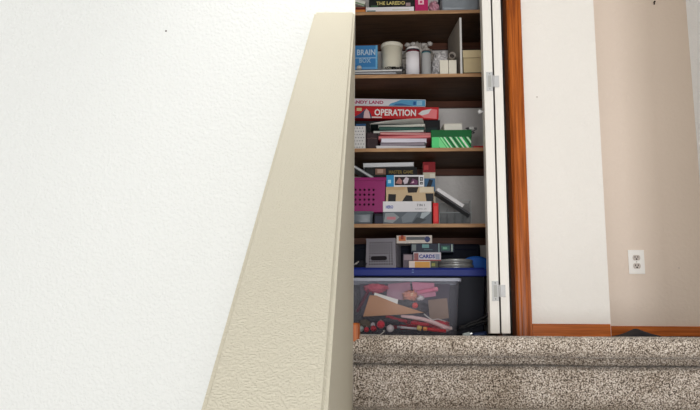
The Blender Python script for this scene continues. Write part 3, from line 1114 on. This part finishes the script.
solid(mb.build('basket_body', purple, t), .0022)
mb = MB()
rr = .0045
mb.box(-w_ / 2 - rr, w_ / 2 + rr, -rr, .003, bh - .014, bh, bev=.002)
mb.box(-w_ / 2 - rr, w_ / 2 + rr, dd - .003, dd + rr, bh - .014, bh, bev=.002)
mb.box(-w_ / 2 - rr, -w_ / 2 + .003, 0, dd, bh - .014, bh, bev=.002)
mb.box(w_ / 2 - .003, w_ / 2 + rr, 0, dd, bh - .014, bh, bev=.002)
mb.build('rim', purple, t)
# dark filler added so the basket holes look shaded
tb = thing('cloth_and_filler', 'added dark filler behind the holes of the purple basket', 'cloth', (x, Y + .02, bz + .003))
MB().blob((0, .045, bh * .38), (w_ * .40, .045, bh * .42), 4, .12, 40, seed=3, flat=.0).build('filler_body', mat((70, 20, 52), .9, .2), tb)
MB().blob((.02, .045, bh * .78), (.05, .03, .006), 3, .15, 40, seed=5).build('filler_top', mat((52, 30, 44), .9, .2), tb)
# tilted grey slate leaning on basket
pa_, pb_ = B(352, 160.5, Y + .02), B(375, 177, Y + .02)
L = (pb_ - pa_).length
t = thing('tablet', 'grey tablet leaning down to the right over the purple basket', 'tablet', (pa_.x - .03, Y + .015, bz + bh + .084), (0, math.radians(32), 0))
MB().box(0, .145, 0, .12, -.012, 0, bev=.002).build('tablet_case', mat((120, 122, 128), .4), t)
MB().box(.003, .142, -.001, .001, -.0095, -.003, bev=.0005).build('edge_band', mat((186, 188, 192), .4), t)
# back stack: dark game box, white book
Y3 = YS + .16
x, z0, w_, h_ = fit(366, 167, 416, 176, Y3, None)
zbk = B(390, 177, Y3).z
t = carton('game_box', 'grey storage carton standing behind the small cartons, under the black game', 'box', x, Y3, zD, w_, .15, zbk - zD, (60, 54, 52), [(.1, .3, .6, .5, (84, 76, 70))])
hb = B(390, 167.3, Y3).z - zbk
carton('game_box', 'black flat game box with gold lettering and a pinkish picture', 'box', x, Y3 - .002, zbk, w_ + .01, .15, hb, (20, 20, 20),
       [(.20, .25, .40, .85, (150, 110, 92)), (.24, .4, .35, .8, (206, 170, 150)), (.02, .3, .17, .8, (44, 44, 44))],
       [('MASTER GAME', .46, .32, .92, .66, (150, 130, 70), .02)])
xx, _, w2, h2 = fit(363, 163, 414, 167, Y3 - .01, zbk + hb)
book('book', 'thin white book on top of the black gold-lettered game box', 'book', xx, Y3 - .012, zbk + hb, w2, .14, .018, (236, 236, 238), (236, 236, 238), (0, math.radians(-.8), 0))
# white carton w/ grey picture at front
Y = YS + .012
x, z0, w_, h_ = fit(383, 201.3, 431.5, 224, Y, zD)
carton('product_carton', 'white carton with blue lettering above a grey picture band', 'box', x, Y, zD, w_, .12, h_, (222, 220, 224),
       [(0, 0, 1, .54, (88, 96, 104)), ([(.02, .1), (.2, .05), (.34, .3), (.22, .5), (.05, .48)], (140, 146, 150)), (.08, .2, .26, .32, (190, 120, 130)),
        ([(.4, .05), (.6, .1), (.72, .5), (.5, .52), (.38, .3)], (116, 124, 132)), ([(.74, .1), (.96, .46), (.98, .54), (.8, .5)], (166, 176, 182)), ([(.6, .05), (.75, .02), (.9, .2), (.7, .3)], (58, 64, 70))],
       [('HERO', .06, .68, .21, .82, (40, 70, 160), .03), ('7 IN 1', .70, .78, .86, .88, (70, 70, 74), .01), ('complete set', .66, .62, .90, .70, (120, 120, 124), .0)], two=False)
cz = zD + h_
# tan carton with dark openings
x, z0, w_, h_ = fit(386, 187, 434, 201.3, Y + .01, cz)
carton('craft_carton', 'tan carton with black window shapes on the white carton', 'box', x, Y + .008, cz, w_, .11, h_, (198, 174, 140),
       [([(.04, .02), (.20, .02), (.21, .5), (.05, .52)], (26, 24, 26)), ([(.33, .0), (.56, .0), (.54, .40), (.42, .44)], (28, 26, 28)), ([(.46, .6), (.64, .62), (.68, .98), (.44, .98)], (34, 26, 24)),
        ([(.84, .0), (.99, .0), (.99, .55), (.82, .55)], (30, 30, 34)), (.7, .62, .99, .98, (214, 200, 176)), (.0, .8, .4, 1.0, (190, 160, 120))], two=False)
cz2 = cz + h_
# toy carton blue/white
x, z0, w_, h_ = fit(386.5, 175, 424, 187, Y, cz2)
carton('toy_carton', 'blue and white toy carton with a dark purple picture strip', 'box', x, Y + .002, cz2, w_, .10, h_, (226, 226, 230),
       [(0, 0, .2, 1, (42, 138, 190)), (.04, .3, .12, .6, (170, 214, 232)), (.22, .12, .86, .86, (40, 28, 34)), ([(.24, .3), (.34, .8), (.42, .5), (.4, .2)], (170, 120, 116)),
        ([(.44, .5), (.52, .84), (.6, .7), (.56, .3), (.48, .2)], (200, 190, 200)), ([(.62, .2), (.82, .15), (.84, .5), (.7, .7)], (104, 52, 92)), ([(.66, .3), (.74, .34), (.72, .52)], (214, 180, 196)),
        (.89, .18, .97, .40, (20, 20, 26)), (.89, .48, .97, .82, (20, 20, 26)), (.91, .54, .95, .60, (226, 226, 230)), (.91, .68, .95, .74, (226, 226, 230)), (.905, .26, .96, .30, (226, 226, 230))], two=False)
# upright box with red top behind
x, z0, w_, h_ = fit(423, 162, 435.5, 201, YS + .075, None)
zz0 = zD
h_ = B(429, 162, YS + .135).z - zD
x, z0, w_, _ = fit(423, 162, 435.5, 201, YS + .135, zD)
t = carton('toy_carton', 'tall upright cream carton with dark red top behind the toy cartons', 'box', x, YS + .135, zD, w_, .07, h_, (206, 196, 176),
           [(0, .84, 1, 1, (140, 22, 32)), (.1, .88, .45, .95, (190, 60, 64)), (.1, .55, .98, .75, (64, 110, 150)), ([(.2, .58), (.6, .6), (.8, .72), (.5, .74)], (26, 34, 48)), (.55, .76, .95, .82, (226, 220, 206)), (.1, .30, .7, .40, (46, 48, 54))], two=False)
# red slim case
x, z0, w_, h_ = fit(433, 203, 438.5, 224, Y, zD)
t = thing('slim_case', 'slim bright red case standing upright beside the white carton', 'case', (x, Y - .004, zD))
MB().box(-w_ / 2, w_ / 2, 0, .12, 0, h_, bev=.0015).build('case_body', mat((206, 26, 34), .35, .04), t)
MB().box(-w_ / 2 + .004, w_ / 2 - .004, -.0008, .001, h_ * .12, h_ * .85, bev=.0003).build('spine_label', mat((222, 64, 62), .4), t)
# clear crate w/ glass-like organiser
clear = mat((120, 126, 130), .15, .2, 30, alpha=.22)
edge = mat((206, 212, 212), .2, .1, alpha=.95)
x, z0, w_, h_ = fit(439.5, 200, 471, 224, Y + .11, zD)
t = thing('organiser', 'clear plastic desk organiser with dividers at the right of the basket shelf', 'organiser', (x, Y + .11, zD))
mb = MB()
tt = .0016
mb.box(-w_ / 2, w_ / 2, 0, tt, 0, h_ * .55)
mb.box(-w_ / 2, w_ / 2, .072, .074, 0, h_)
mb.box(-w_ / 2, -w_ / 2 + tt, tt, .072, 0, h_ * .9)
mb.box(w_ / 2 - tt, w_ / 2, tt, .072, 0, h_)
mb.box(-w_ / 2, w_ / 2, 0, .074, 0, tt)
mb.build('shell', clear, t)
for k in range(3):
    xd = -w_ / 2 + w_ * (k + 1) / 4
    MB().box(xd, xd + tt, tt, .072, tt, h_ * .7).build('divider', clear, t)
mb = MB()
r_ = .0010
for xs in (-w_ / 2, w_ / 2):
    mb.tube([(xs, 0, 0), (xs, 0, h_ * (1 if xs > 0 else .55))], r_, 6)
mb.tube([(w_ / 2, 0, h_), (w_ / 2, .074, h_)], r_, 6)
mb.tube([(-w_ / 2, .074, h_), (w_ / 2, .074, h_)], r_, 6)
mb.tube([(-w_ / 2, 0, h_ * .55), (w_ / 2, 0, h_ * .55)], r_, 6)
mb.tube([(w_ * .18, 0, h_), (w_ / 2, 0, h_)], r_, 6)
mb.build('edge_highlight', edge, t)
for k, (dx, hh, c) in enumerate(((-.048, .020, (150, 150, 148)), (-.022, .015, (112, 116, 118)), (.006, .021, (136, 138, 138)), (.030, .017, (120, 116, 112)))):
    ti = thing('trinket', ('round metal trinket, first', 'round metal trinket, second', 'round metal trinket, third', 'round metal trinket, last')[k] + ' compartment from the red case', 'trinket', (x + dx * .95, Y + .13, zD + .0018), (0, 0, 0), 'trinkets in the clear organiser')
    MB().lathe([(.007, 0), (.009, .002), (.009, hh * .8), (.005, hh)], 16).build('trinket_body', mat(c, .3, .1, metal=.5), ti)
# leaning white tablet & dark folder
pa_, pb_ = B(437.5, 189.5, Y + .02), B(468, 209.5, Y + .02)
ang = math.atan2(pa_.z - pb_.z, pb_.x - pa_.x)
L = (pb_ - pa_).length
t = thing('tablet', 'white-topped slab leaning down to the right over the clear organiser', 'tablet', (pa_.x - .002, Y + .02, pa_.z + .002), (0, ang, 0))
MB().box(0, L + .022, 0, .08, -.015, -.007, bev=.0015).build('slab', mat((70, 70, 74), .4), t)
MB().box(0, L * .86, -.002, .08, -.007, .008, bev=.0015).build('top_sheet', mat((216, 214, 216), .4), t, label='white upper sheet')

# ================================================================== CLOSET FLOOR
# blue tote with lid
Yt = YS + .035
x, z0, w_, h_ = fit(340, 267, 489.5, 280, Yt, None)
x0_ = B(350, 270, Yt).x - .05
x1_ = B(489, 270, Yt).x - .002
ztop = B(420, 267.3, Yt).z
lidh = .036
w_ = x1_ - x0_
x = (x0_ + x1_) / 2
t = thing('storage_tote', 'large dark tote with deep blue lid behind the clear bin', 'tote', (x, Yt, ZF + .0025))
H = ztop - ZF - .0025
MB().box(-w_ / 2 + .016, w_ / 2 - .010, .014, .30, 0, H - lidh + .004, bev=.008, tx=.012, ty=.008, seg=3).build('tote_body', mat((16, 19, 32), .55, .05), t, label='dark grey-blue plastic body')
lidm = mat((8, 36, 128), .4, .05)
lb = MB().box(-w_ / 2, w_ / 2, 0, .315, H - lidh, H - .006, bev=.004, seg=3)
lb.box(-w_ / 2 + .014, w_ / 2 - .014, .012, .303, H - .0065, H, bev=.003)
ld = lb.build('tote_lid', lidm, t, label='deep blue lid')
mb = MB()
for k in range(2):
    mb.box(-.004 + .0 * k, .004, -.0012, .0004, H - .012 - .010 * k, H - .009 - .010 * k)
mb.build('emboss', mat((110, 140, 200), .4), ld)
# upturned blue lid part at the right behind tins
p = B(480, 262, YS + .2)
t2 = thing('blue_lid', 'bright blue curved lid leaning at the right, behind the round tins', 'lid', (p.x - .015, YS + .215, ztop))
mb = MB()
pts = []
for k in range(17):
    a_ = math.pi * k / 16
    pts.append((.075 * math.cos(a_), .062 * math.sin(a_) ** .8))
mb.prism(pts, 0, .006)
mb.build('lid_plate', mat((30, 110, 215), .35), t2)
pts3 = [(.072 * math.cos(math.pi * k / 16), -.002, .002 + .0605 * math.sin(math.pi * k / 16) ** .8) for k in range(17)]
MB().tube(pts3, .0035, 8).build('rim', mat((30, 110, 205), .35), t2)
# grey perforated basket
Yg = Yt + .03
x, z0, w_, h_ = fit(366.3, 238.3, 397, 267.3, Yg, ztop)
t = thing('basket', 'grey perforated basket with slot handle standing on the blue lid', 'basket', (x - .004, Yg + .01, ztop), (0, 0, math.radians(-9)))
greyp = mat((138, 134, 142), .45, .05)
bm = bmesh.new()
tp = -.0028
dd = .16
join_bm(bm, perforated(12, 11, lambda u, v: ((u - .5) * (w_ - 2 * .0035 * (v)), 0.004 * v, v * h_), .6, lambda i, j: j in (0, 10) or i in (0, 11) or (3 <= j <= 4 and 2 <= i <= 8)))
join_bm(bm, perforated(12, 11, lambda u, v: ((u - .5) * (w_ - 2 * .0035 * v), dd - .004 * v, v * h_), .6, lambda i, j: j in (0, 10) or i in (0, 11)))
for sgn in (-1, 1):
    join_bm(bm, perforated(12, 11, lambda u, v, sgn=sgn: (sgn * (w_ / 2 - .0035 * v), .004 * v + u * (dd - .008 * v), v * h_), .6, lambda i, j: j in (0, 10) or i in (0, 11)))
for zz, i in ((0, 0), (h_, .0035)):
    q = [bm.verts.new(p) for p in ((-w_ / 2 + i, i, zz), (w_ / 2 - i, i, zz), (w_ / 2 - i, dd - i, zz), (-w_ / 2 + i, dd - i, zz))]
    bm.faces.new(q)
bmesh.ops.remove_doubles(bm, verts=bm.verts, dist=.0001)
bmesh.ops.recalc_face_normals(bm, faces=bm.faces)
mb = MB(); mb.bm.free(); mb.bm = bm
solid(mb.build('basket_body', greyp, t), .002)
mb = MB()
pts = []
sw, shh, scz = w_ * .27, h_ * .075, h_ * .335
for k in range(20):
    a_ = 2 * math.pi * k / 20
    pts.append(((sw - shh) * (1 if math.cos(a_) > 0 else -1) - w_ * .06 + shh * math.cos(a_), scz + shh * math.sin(a_)))
mb.prism(pts, -.0014, .0002)
mb.build('handle_slot', mat((34, 30, 34), .8), t, label='dark oval handle slot')
MB().box(-w_ / 2 + .001, w_ / 2 - .001, -.0015, .002, h_ - .006, h_ + .001, bev=.001).build('rim', greyp, t)
BK = (x, w_, h_)
xn0, xn1 = x0_ + .02, x1_ - .006
t2 = thing('storage_case', 'dark navy soft case standing at the back, behind everything on the lid', 'case', ((xn0 + xn1) / 2, YB - .085, ztop))
hn = zD - .052 - ztop
wn = xn1 - xn0
MB().box(-wn / 2, wn / 2, 0, .06, 0, hn, bev=.012, seg=4).build('case_body', mat((10, 14, 30), .7, .2, 30, .001), t2)
MB().tube([(-wn / 2 + .02, -.001, hn * .8), (0, -.002, hn * .8), (wn / 2 - .02, -.001, hn * .8)], .002, 6).build('zipper', mat((20, 24, 44), .5), t2)
x, w_, h_ = BK
tb = thing('cloth_and_filler', 'added dark filler that darkens the holes of the grey perforated basket', 'cloth', (x + .004, Yg + .088, ztop + .003), (0, 0, math.radians(-9)))  # filler added inside so the perforations show dark
MB().box(-w_ * .43, w_ * .43, -.066, .062, .002, h_ * .93, bev=.012, seg=3).blob((0, 0, h_ * .5), (w_ * .2, .03, h_ * .2), 2, .1, 30).build('filler_body', mat((40, 38, 44), .9, .3), tb)
# little boxes stacked on the lid
Ys = Yg + .02


def small(xa_, ya_, xb_, yb_, zb, lab, rgb, rects, texts=(), dy=0, rot=0, d=.09, nm='card_box'):
    x, _, w_, h_ = fit(xa_, ya_, xb_, yb_, Ys + dy, zb)
    carton(nm, lab, 'box', x, Ys + dy, zb, w_, d, h_, rgb, rects, texts, rot=(0, 0, rot), two=False, group='small card boxes on the blue lid')
    return zb + h_ + .0003


za = small(409, 261, 438, 267.3, ztop, 'orange and white card box lowest in the small pile', (220, 208, 196), [(.0, 0, .2, 1, (232, 214, 204)), (.2, .1, .72, .9, (222, 160, 72)), (.74, 0, 1, 1, (70, 74, 52)), (.78, .3, .9, .7, (150, 150, 70))])
zb_ = small(413.5, 252.3, 441, 261, za, 'white and lavender card box above the orange one', (214, 206, 214), [(.02, .1, .18, .9, (150, 90, 90)), (0, 0, 1, .14, (150, 60, 60)), (.8, .2, .95, .8, (150, 156, 180))], [('CARDS', .2, .3, .78, .75, (60, 74, 150), .04)])
small(403, 254, 413, 259, ztop + .0, 'dull mauve card box half hidden beside the small pile', (92, 80, 92), [(.1, .6, .9, .95, (160, 140, 146))], dy=.03)
zc_ = small(411, 243.5, 454, 252.3, zb_, 'dark navy card box with pale green print in the pile', (18, 30, 52), [(.02, .2, .12, .9, (120, 130, 130)), (.26, .5, .42, .9, (110, 160, 160)), (.30, .25, .5, .35, (70, 100, 110)), (.64, .0, .66, 1, (150, 180, 180)), (.7, .2, .9, .75, (40, 90, 84)), (.74, .35, .84, .6, (110, 170, 140)), (.94, .1, .965, .9, (180, 200, 190))], dy=.005)
small(396.5, 235.3, 432, 243.2, zc_, 'white and orange card box topmost in the small pile', (216, 206, 196), [(.06, .3, .26, .9, (206, 120, 70)), (.12, .5, .2, 1, (160, 60, 40)), (.28, .42, .8, .8, (96, 100, 102)), ([(.78, .5), (.82, .2), (.88, .1), (.94, .3), (.95, .6), (.9, .85), (.83, .85)], (56, 64, 110))], rot=-.05, d=.085)
# round tins
x, z0, w_, h_ = fit(438.5, 258.5, 475.5, 267.3, Yt + .05, ztop)
for k in range(2):
    t = thing('tin', ('lower', 'upper')[k] + ' flat round grey tin on the blue lid', 'tin', (x + (.0, -.002)[k], Yt + .05 + w_ / 2, ztop + k * h_ / 2), group='round tins on the blue lid')
    r_ = w_ / 2 - .001 * k
    hh = h_ / 2 - .0003
    m_ = mat((140, 140, 140), .35, .08, metal=.4)
    MB().lathe([(r_ * .97, 0), (r_ * .985, .002), (r_ * .985, hh * .6)], 48).build('tin_base', m_, t)
    MB().lathe([(r_, hh * .45), (r_, hh * .9), (r_ * .985, hh), (r_ * .9, hh)], 48).build('tin_lid', mat((168, 168, 166), .35, .08, metal=.4), t)
# dark rags at left with a white tip
t = thing('glove', 'dark crumpled glove with white tip at the left end of the blue lid', 'glove', (B(359, 266, Yg).x, Yg - .01, ztop))
MB().blob((0, .03, .012), (.026, .03, .018), 4, .5, 50, seed=9, flat=.0005).build('glove_body', mat((38, 38, 46), .9, .3, 60, .001), t)
MB().tube([(-.02, .0, .012), (-.010, -.002, .018), (.0, -.002, .026)], [.003, .0035, .002], 8).build('tip', mat((190, 186, 180), .5), t)

# clear bin
Yb = 2.86
x0_ = B(461, 300, Yb)
xL = B(352, 300, Yb).x - .07
xR = B(460.5, 279, Yb).x
zt_ = B(420, 278.5, Yb).z
w_ = xR - xL - .006
x = (xL + xR) / 2
bh = zt_ - ZF - .003
binmat = mat((196, 196, 212), .18, .1, 20, alpha=.06)
t = open_bin('storage_bin', 'clear plastic bin full of red and pink oddments on the closet floor', 'bin', (x, Yb, ZF + .003), w_, .19, bh, binmat, tap=.014, t=.0015, rim=.006, rimh=.010, rimmt=mat((196, 200, 216), .2, .05, alpha=.62), rimlabel='frosted rolled rim')
BZ = ZF + .006


def inb(px_, py_, dy=.05):
    return B(px_, py_, Yb + dy)


# cardboard wedge
ys = Yb + .022
P4 = [B(*q, ys) for q in ((369.5, 295), (376, 295), (398, 304), (424, 312.5), (400, 314.5), (363, 316.5))]
c0 = P4[5]
mb = MB()
mb.prism([(q.x - c0.x, q.z - c0.z) for q in P4], 0, .003)
o = mb.build('cardboard_sheet', mat((186, 138, 104), .8, .08, 20))
o.location = (c0.x, ys, c0.z)
o.rotation_euler = (math.radians(-8), 0, 0)
tag(o, 'torn brown cardboard sheet leaning inside the clear bin', 'cardboard')
P4 = [B(*q, ys + .012) for q in ((374.5, 292.5), (398, 299.5), (397.5, 305), (384, 302), (374, 295.5))]
c0 = P4[4]
o = MB().prism([(q.x - c0.x, q.z - c0.z) for q in P4], 0, .002).build('paper_sheet', mat((236, 234, 232), .7, .02))
o.location = (c0.x, ys + .012, c0.z)
tag(o, 'folded white paper showing above the brown cardboard in the bin', 'paper')


def rod(name, lab, cat, pts, r, rgb, dy, tip=None, n=12, alpha=1.0, rough=.45):
    P_ = [B(a_, b_, Yb + dy) for a_, b_ in pts]
    t = thing(name, lab, cat, P_[0])
    loc = [p - P_[0] for p in P_]
    MB().tube(loc, r, n).build('shaft', mat(rgb, rough, .08), t)
    if tip:
        rr = r[-1] if isinstance(r, (list, tuple)) else r
        MB().tube([loc[-1] - (loc[-1] - loc[-2]).normalized() * .012, loc[-1], loc[-1] + (loc[-1] - loc[-2]).normalized() * .004], [rr * 1.12, rr * 1.2, rr * .8], n).build('tip', mat(tip, rough), t)
    return t


def ball(px_, py_, rpx, rgb, lab, dy, name='bauble'):
    p = B(px_, py_, Yb + dy)
    r_ = rpx / F * (Yb + dy)
    p.z = max(p.z, BZ + r_)
    t = thing(name, lab, 'ball', p, group='baubles in the clear bin')
    MB().blob((0, 0, 0), (r_, r_, r_), 3, .0, 10).build('bauble_body', mat(rgb, .35, .05), t)
    MB().lathe([(r_ * .25, r_ * .95), (r_ * .25, r_ * 1.15), (r_ * .1, r_ * 1.2)], 10).build('stem', mat((150, 140, 130), .4), t)


ball(380.8, 324.5, 4.0, (206, 22, 50), 'large red ball low in the clear bin', .036)
ball(373.5, 328.5, 3.0, (186, 20, 40), 'red ball left of the largest red ball', .034)
ball(366.5, 329.6, 2.6, (190, 24, 44), 'leftmost small red ball in the clear bin', .036)
ball(373.0, 324.6, 2.2, (206, 202, 210), 'small white ball above the two small red balls', .050)
ball(390.2, 328.5, 3.7, (222, 214, 220), 'white ball right of the largest red ball', .036)
ball(361.0, 328.8, 2.8, (190, 206, 206), 'pale blue-white ball at the left end of the clear bin', .05)
rod('craft_stick', 'long curved pinkish-white band lying across the bin floor', 'band', [(401, 316), (412, 317.3), (424, 319.5), (436, 323.5), (444, 327), (450, 328.5)], [.005, .0072, .0075, .0082, .0085, .007], (232, 196, 202), .030, None, 12)
rod('craft_stick', 'rounded white-pink stick end at the right of the bin', 'band', [(441, 328.5), (447, 329), (452, 328)], [.006, .0095, .006], (228, 206, 208), .055)
rod('marker_pen', 'red marker with orange band lying at the front of the bin', 'pen', [(446, 331), (434, 329.8), (424, 328.6)], .0068, (206, 34, 44), .032, (236, 150, 72))
rod('marker_pen', 'yellow tipped marker beside the red marker in the bin', 'pen', [(421.5, 328.8), (418, 327.6)], .0078, (236, 170, 70), .032, (230, 200, 120))
rod('marker_pen', 'slim silver pen pointing left at the bottom of the bin', 'pen', [(420, 329), (409, 328), (398, 327)], .0045, (206, 200, 210), .045, (160, 150, 160))
rod('marker_pen', 'dark red marker behind the curved band in the bin', 'pen', [(386, 316), (396, 319), (410, 322)], .0065, (180, 28, 46), .062, (110, 20, 30))
rod('marker_pen', 'bright red marker deeper in the bin under the curved band', 'pen', [(402, 321), (416, 323.5), (432, 325)], .0075, (214, 40, 60), .070, (150, 20, 40))
rod('craft_stick', 'white twig-like stick crossing the pens at mid bin', 'band', [(424, 314), (429, 318), (434, 321)], .0024, (222, 218, 220), .040)
rod('craft_stick', 'thin pale stick lying right of the twig-like one', 'band', [(431, 320), (438, 319), (446, 321.5)], .002, (214, 206, 206), .050)
rod('paper_roll', 'pink paper roll high in the clear bin', 'roll', [(417, 292.6), (427, 290.8), (437, 289)], .0078, (222, 128, 160), .070, (236, 150, 176))
rod('paper_roll', 'long dim purple roll at the left of the bin', 'roll', [(357, 312), (363, 301), (369, 290)], .006, (96, 34, 56), .080)


def lump(name, lab, cat, px_, py_, rx, rz, rgb, dy, seed, var=.3, ry=.02, rgb2=None, amp=.5):
    p = B(px_, py_, Yb + dy)
    t = thing(name, lab, cat, p)
    k = (Yb + dy) / F
    MB().blob((0, 0, 0), (rx * k, ry, rz * k), 4, amp, 50, seed=seed).build('bundle', mat(rgb, .7, var, 60, .003), t)
    if rgb2:
        MB().blob((rx * k * .3, -ry * .7, rz * k * .3), (rx * k * .3, ry * .4, rz * k * .3), 3, amp, 50, seed=seed + 1).build('accent', mat(rgb2, .6, .2, 60), t)


def sheet(name, lab, cat, pts, dy, rgb, th=.004, tilt=0):
    P_ = [B(a_, b_, Yb + dy) for a_, b_ in pts]
    c_ = P_[0]
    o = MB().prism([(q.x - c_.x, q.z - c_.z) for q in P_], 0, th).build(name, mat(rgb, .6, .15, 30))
    o.location = c_
    o.rotation_euler = (math.radians(tilt), 0, 0)
    tag(o, lab, cat)


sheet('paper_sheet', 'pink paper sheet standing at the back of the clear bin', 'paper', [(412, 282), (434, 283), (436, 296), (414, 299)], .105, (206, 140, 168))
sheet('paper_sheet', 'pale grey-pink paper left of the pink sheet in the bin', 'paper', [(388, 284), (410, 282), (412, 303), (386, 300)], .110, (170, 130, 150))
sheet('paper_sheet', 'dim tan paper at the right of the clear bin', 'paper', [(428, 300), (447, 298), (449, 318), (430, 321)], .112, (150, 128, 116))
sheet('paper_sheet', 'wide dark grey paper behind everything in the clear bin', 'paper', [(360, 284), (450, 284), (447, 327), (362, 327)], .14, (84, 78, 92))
lump('cloth_and_filler', 'pink cloth bundle at the upper left of the bin', 'cloth', 376, 288.5, 10, 4, (196, 96, 116), .085, 31, ry=.012)
lump('artificial_flower', 'orange and cream artificial flowers in the middle of the bin', 'flower', 410, 296, 6, 4.5, (222, 140, 120), .060, 33, .5, .012, (240, 214, 180), .8)
lump('cloth_and_filler', 'crumpled dark cloth right of the white paper in the bin', 'cloth', 406, 303.5, 9, 3.2, (44, 40, 48), .045, 35, ry=.01)
lump('cloth_and_filler', 'squarish dark pouch below the flowers in the bin', 'cloth', 423, 308.5, 5.5, 5.5, (52, 46, 56), .062, 37, ry=.012, amp=.15)
lump('bow', 'small red bow beside the dark pouch in the bin', 'bow', 415, 305.5, 2.6, 2.4, (220, 60, 60), .038, 39, .2, .006, (236, 110, 90))
lump('bow', 'white ribbon curl below the pink roll in the bin', 'bow', 420, 298, 3.6, 2.2, (214, 206, 214), .070, 41, .2, .008)
lump('cloth_and_filler', 'dark green-black cloth under the cardboard sheet', 'cloth', 386, 320.5, 22, 4.4, (36, 34, 40), .07, 43, ry=.012)
lump('cloth_and_filler', 'red cloth folded under the curved band', 'cloth', 406, 323, 12, 5.5, (190, 30, 50), .125, 45, ry=.012)
lump('cloth_and_filler', 'red ribbon heap at the right of the bin floor', 'cloth', 440, 325, 8, 4, (204, 60, 74), .085, 47, ry=.012)
lump('artificial_flower', 'brownish green sprig at the left floor of the bin', 'flower', 365, 323.5, 4.5, 3.5, (96, 84, 60), .06, 49, .5, .01)

# black cables / chargers at the right
Yk = 2.93
for k, (pts, r_, rgb, lab) in enumerate((
        ([(458, 330), (468, 324), (480, 319.5), (489, 315)], .0045, (20, 20, 24), 'upper black cable bundle slanting up right of the clear bin'),
        ([(460, 327), (470, 325.5), (480, 322), (489, 320.5)], .0055, (40, 40, 40), 'middle dark grey cable running up to the door'),
        ([(457, 331), (464, 328), (473, 328), (488, 322)], .004, (16, 18, 26), 'low black cable beside the white plug'))):
    P_ = [B(a_, b_, Yk + .012 * k) for a_, b_ in pts]
    for q in P_:
        q.z = max(q.z, ZF + r_ + .003)
    t = thing('cable', lab, 'cable', P_[0], group='cables on the closet floor')
    loc = [p - P_[0] for p in P_]
    sm = []
    for a_, b_ in zip(loc, loc[1:]):
        for j in range(5):
            sm.append(a_.lerp(b_, j / 5) + Vector((0, 0, .0012 * math.sin(j * 1.3))))
    sm.append(loc[-1])
    MB().tube(sm, r_, 10).build('cord', mat(rgb, .35), t)
    e = loc[-1]
    MB().box(e.x - .012, e.x + .004, e.y - .006, e.y + .006, e.z - .006, e.z + .006, bev=.002).build('plug', mat((34, 34, 38), .3), t)
p = B(467.5, 330, Yk - .03)
t = thing('charger_plug', 'small white plug lying among the black cables', 'plug', (p.x, Yk - .03, ZF + .002), (0, math.radians(-14), 0))
MB().box(-.016, .012, 0, .02, 0, .014, bev=.003, seg=3).build('plug_body', mat((200, 212, 212), .35), t)
MB().box(.012, .020, .004, .006, .003, .010).box(.012, .020, .013, .015, .003, .010).build('prong', mat((170, 170, 168), .3, metal=.8), t)
p = B(479, 327, Yk + .01)
t = thing('adapter', 'flat dark blue adapter on the floor right of the white plug', 'adapter', (p.x, Yk - .01, ZF + .002), (0, math.radians(-8), .2))
MB().box(-.03, .03, 0, .03, 0, .016, bev=.003).build('adapter_body', mat((30, 44, 80), .35), t)
MB().box(-.02, .02, -.0006, .001, .004, .011).build('printed_label', mat((70, 84, 120), .4), t)

# thin white cord along the bin front
P_ = [B(a_, b_, 2.80) for a_, b_ in ((349, 335.2), (358, 335.0), (366, 335.6), (374, 334.6), (380, 334.2), (384, 331.8))]
for q in P_[:-1]:
    q.z = ZF + .0045
t = thing('cable', 'thin white cord lying on the carpet before the clear bin', 'cable', P_[0])
MB().tube([p - P_[0] for p in P_], .0016, 8).build('cord', mat((222, 218, 212), .4), t)
MB().lathe([(.003, 0), (.003, .006)], 10, c=P_[-1] - P_[0]).build('tip', mat((200, 196, 190), .4), t)
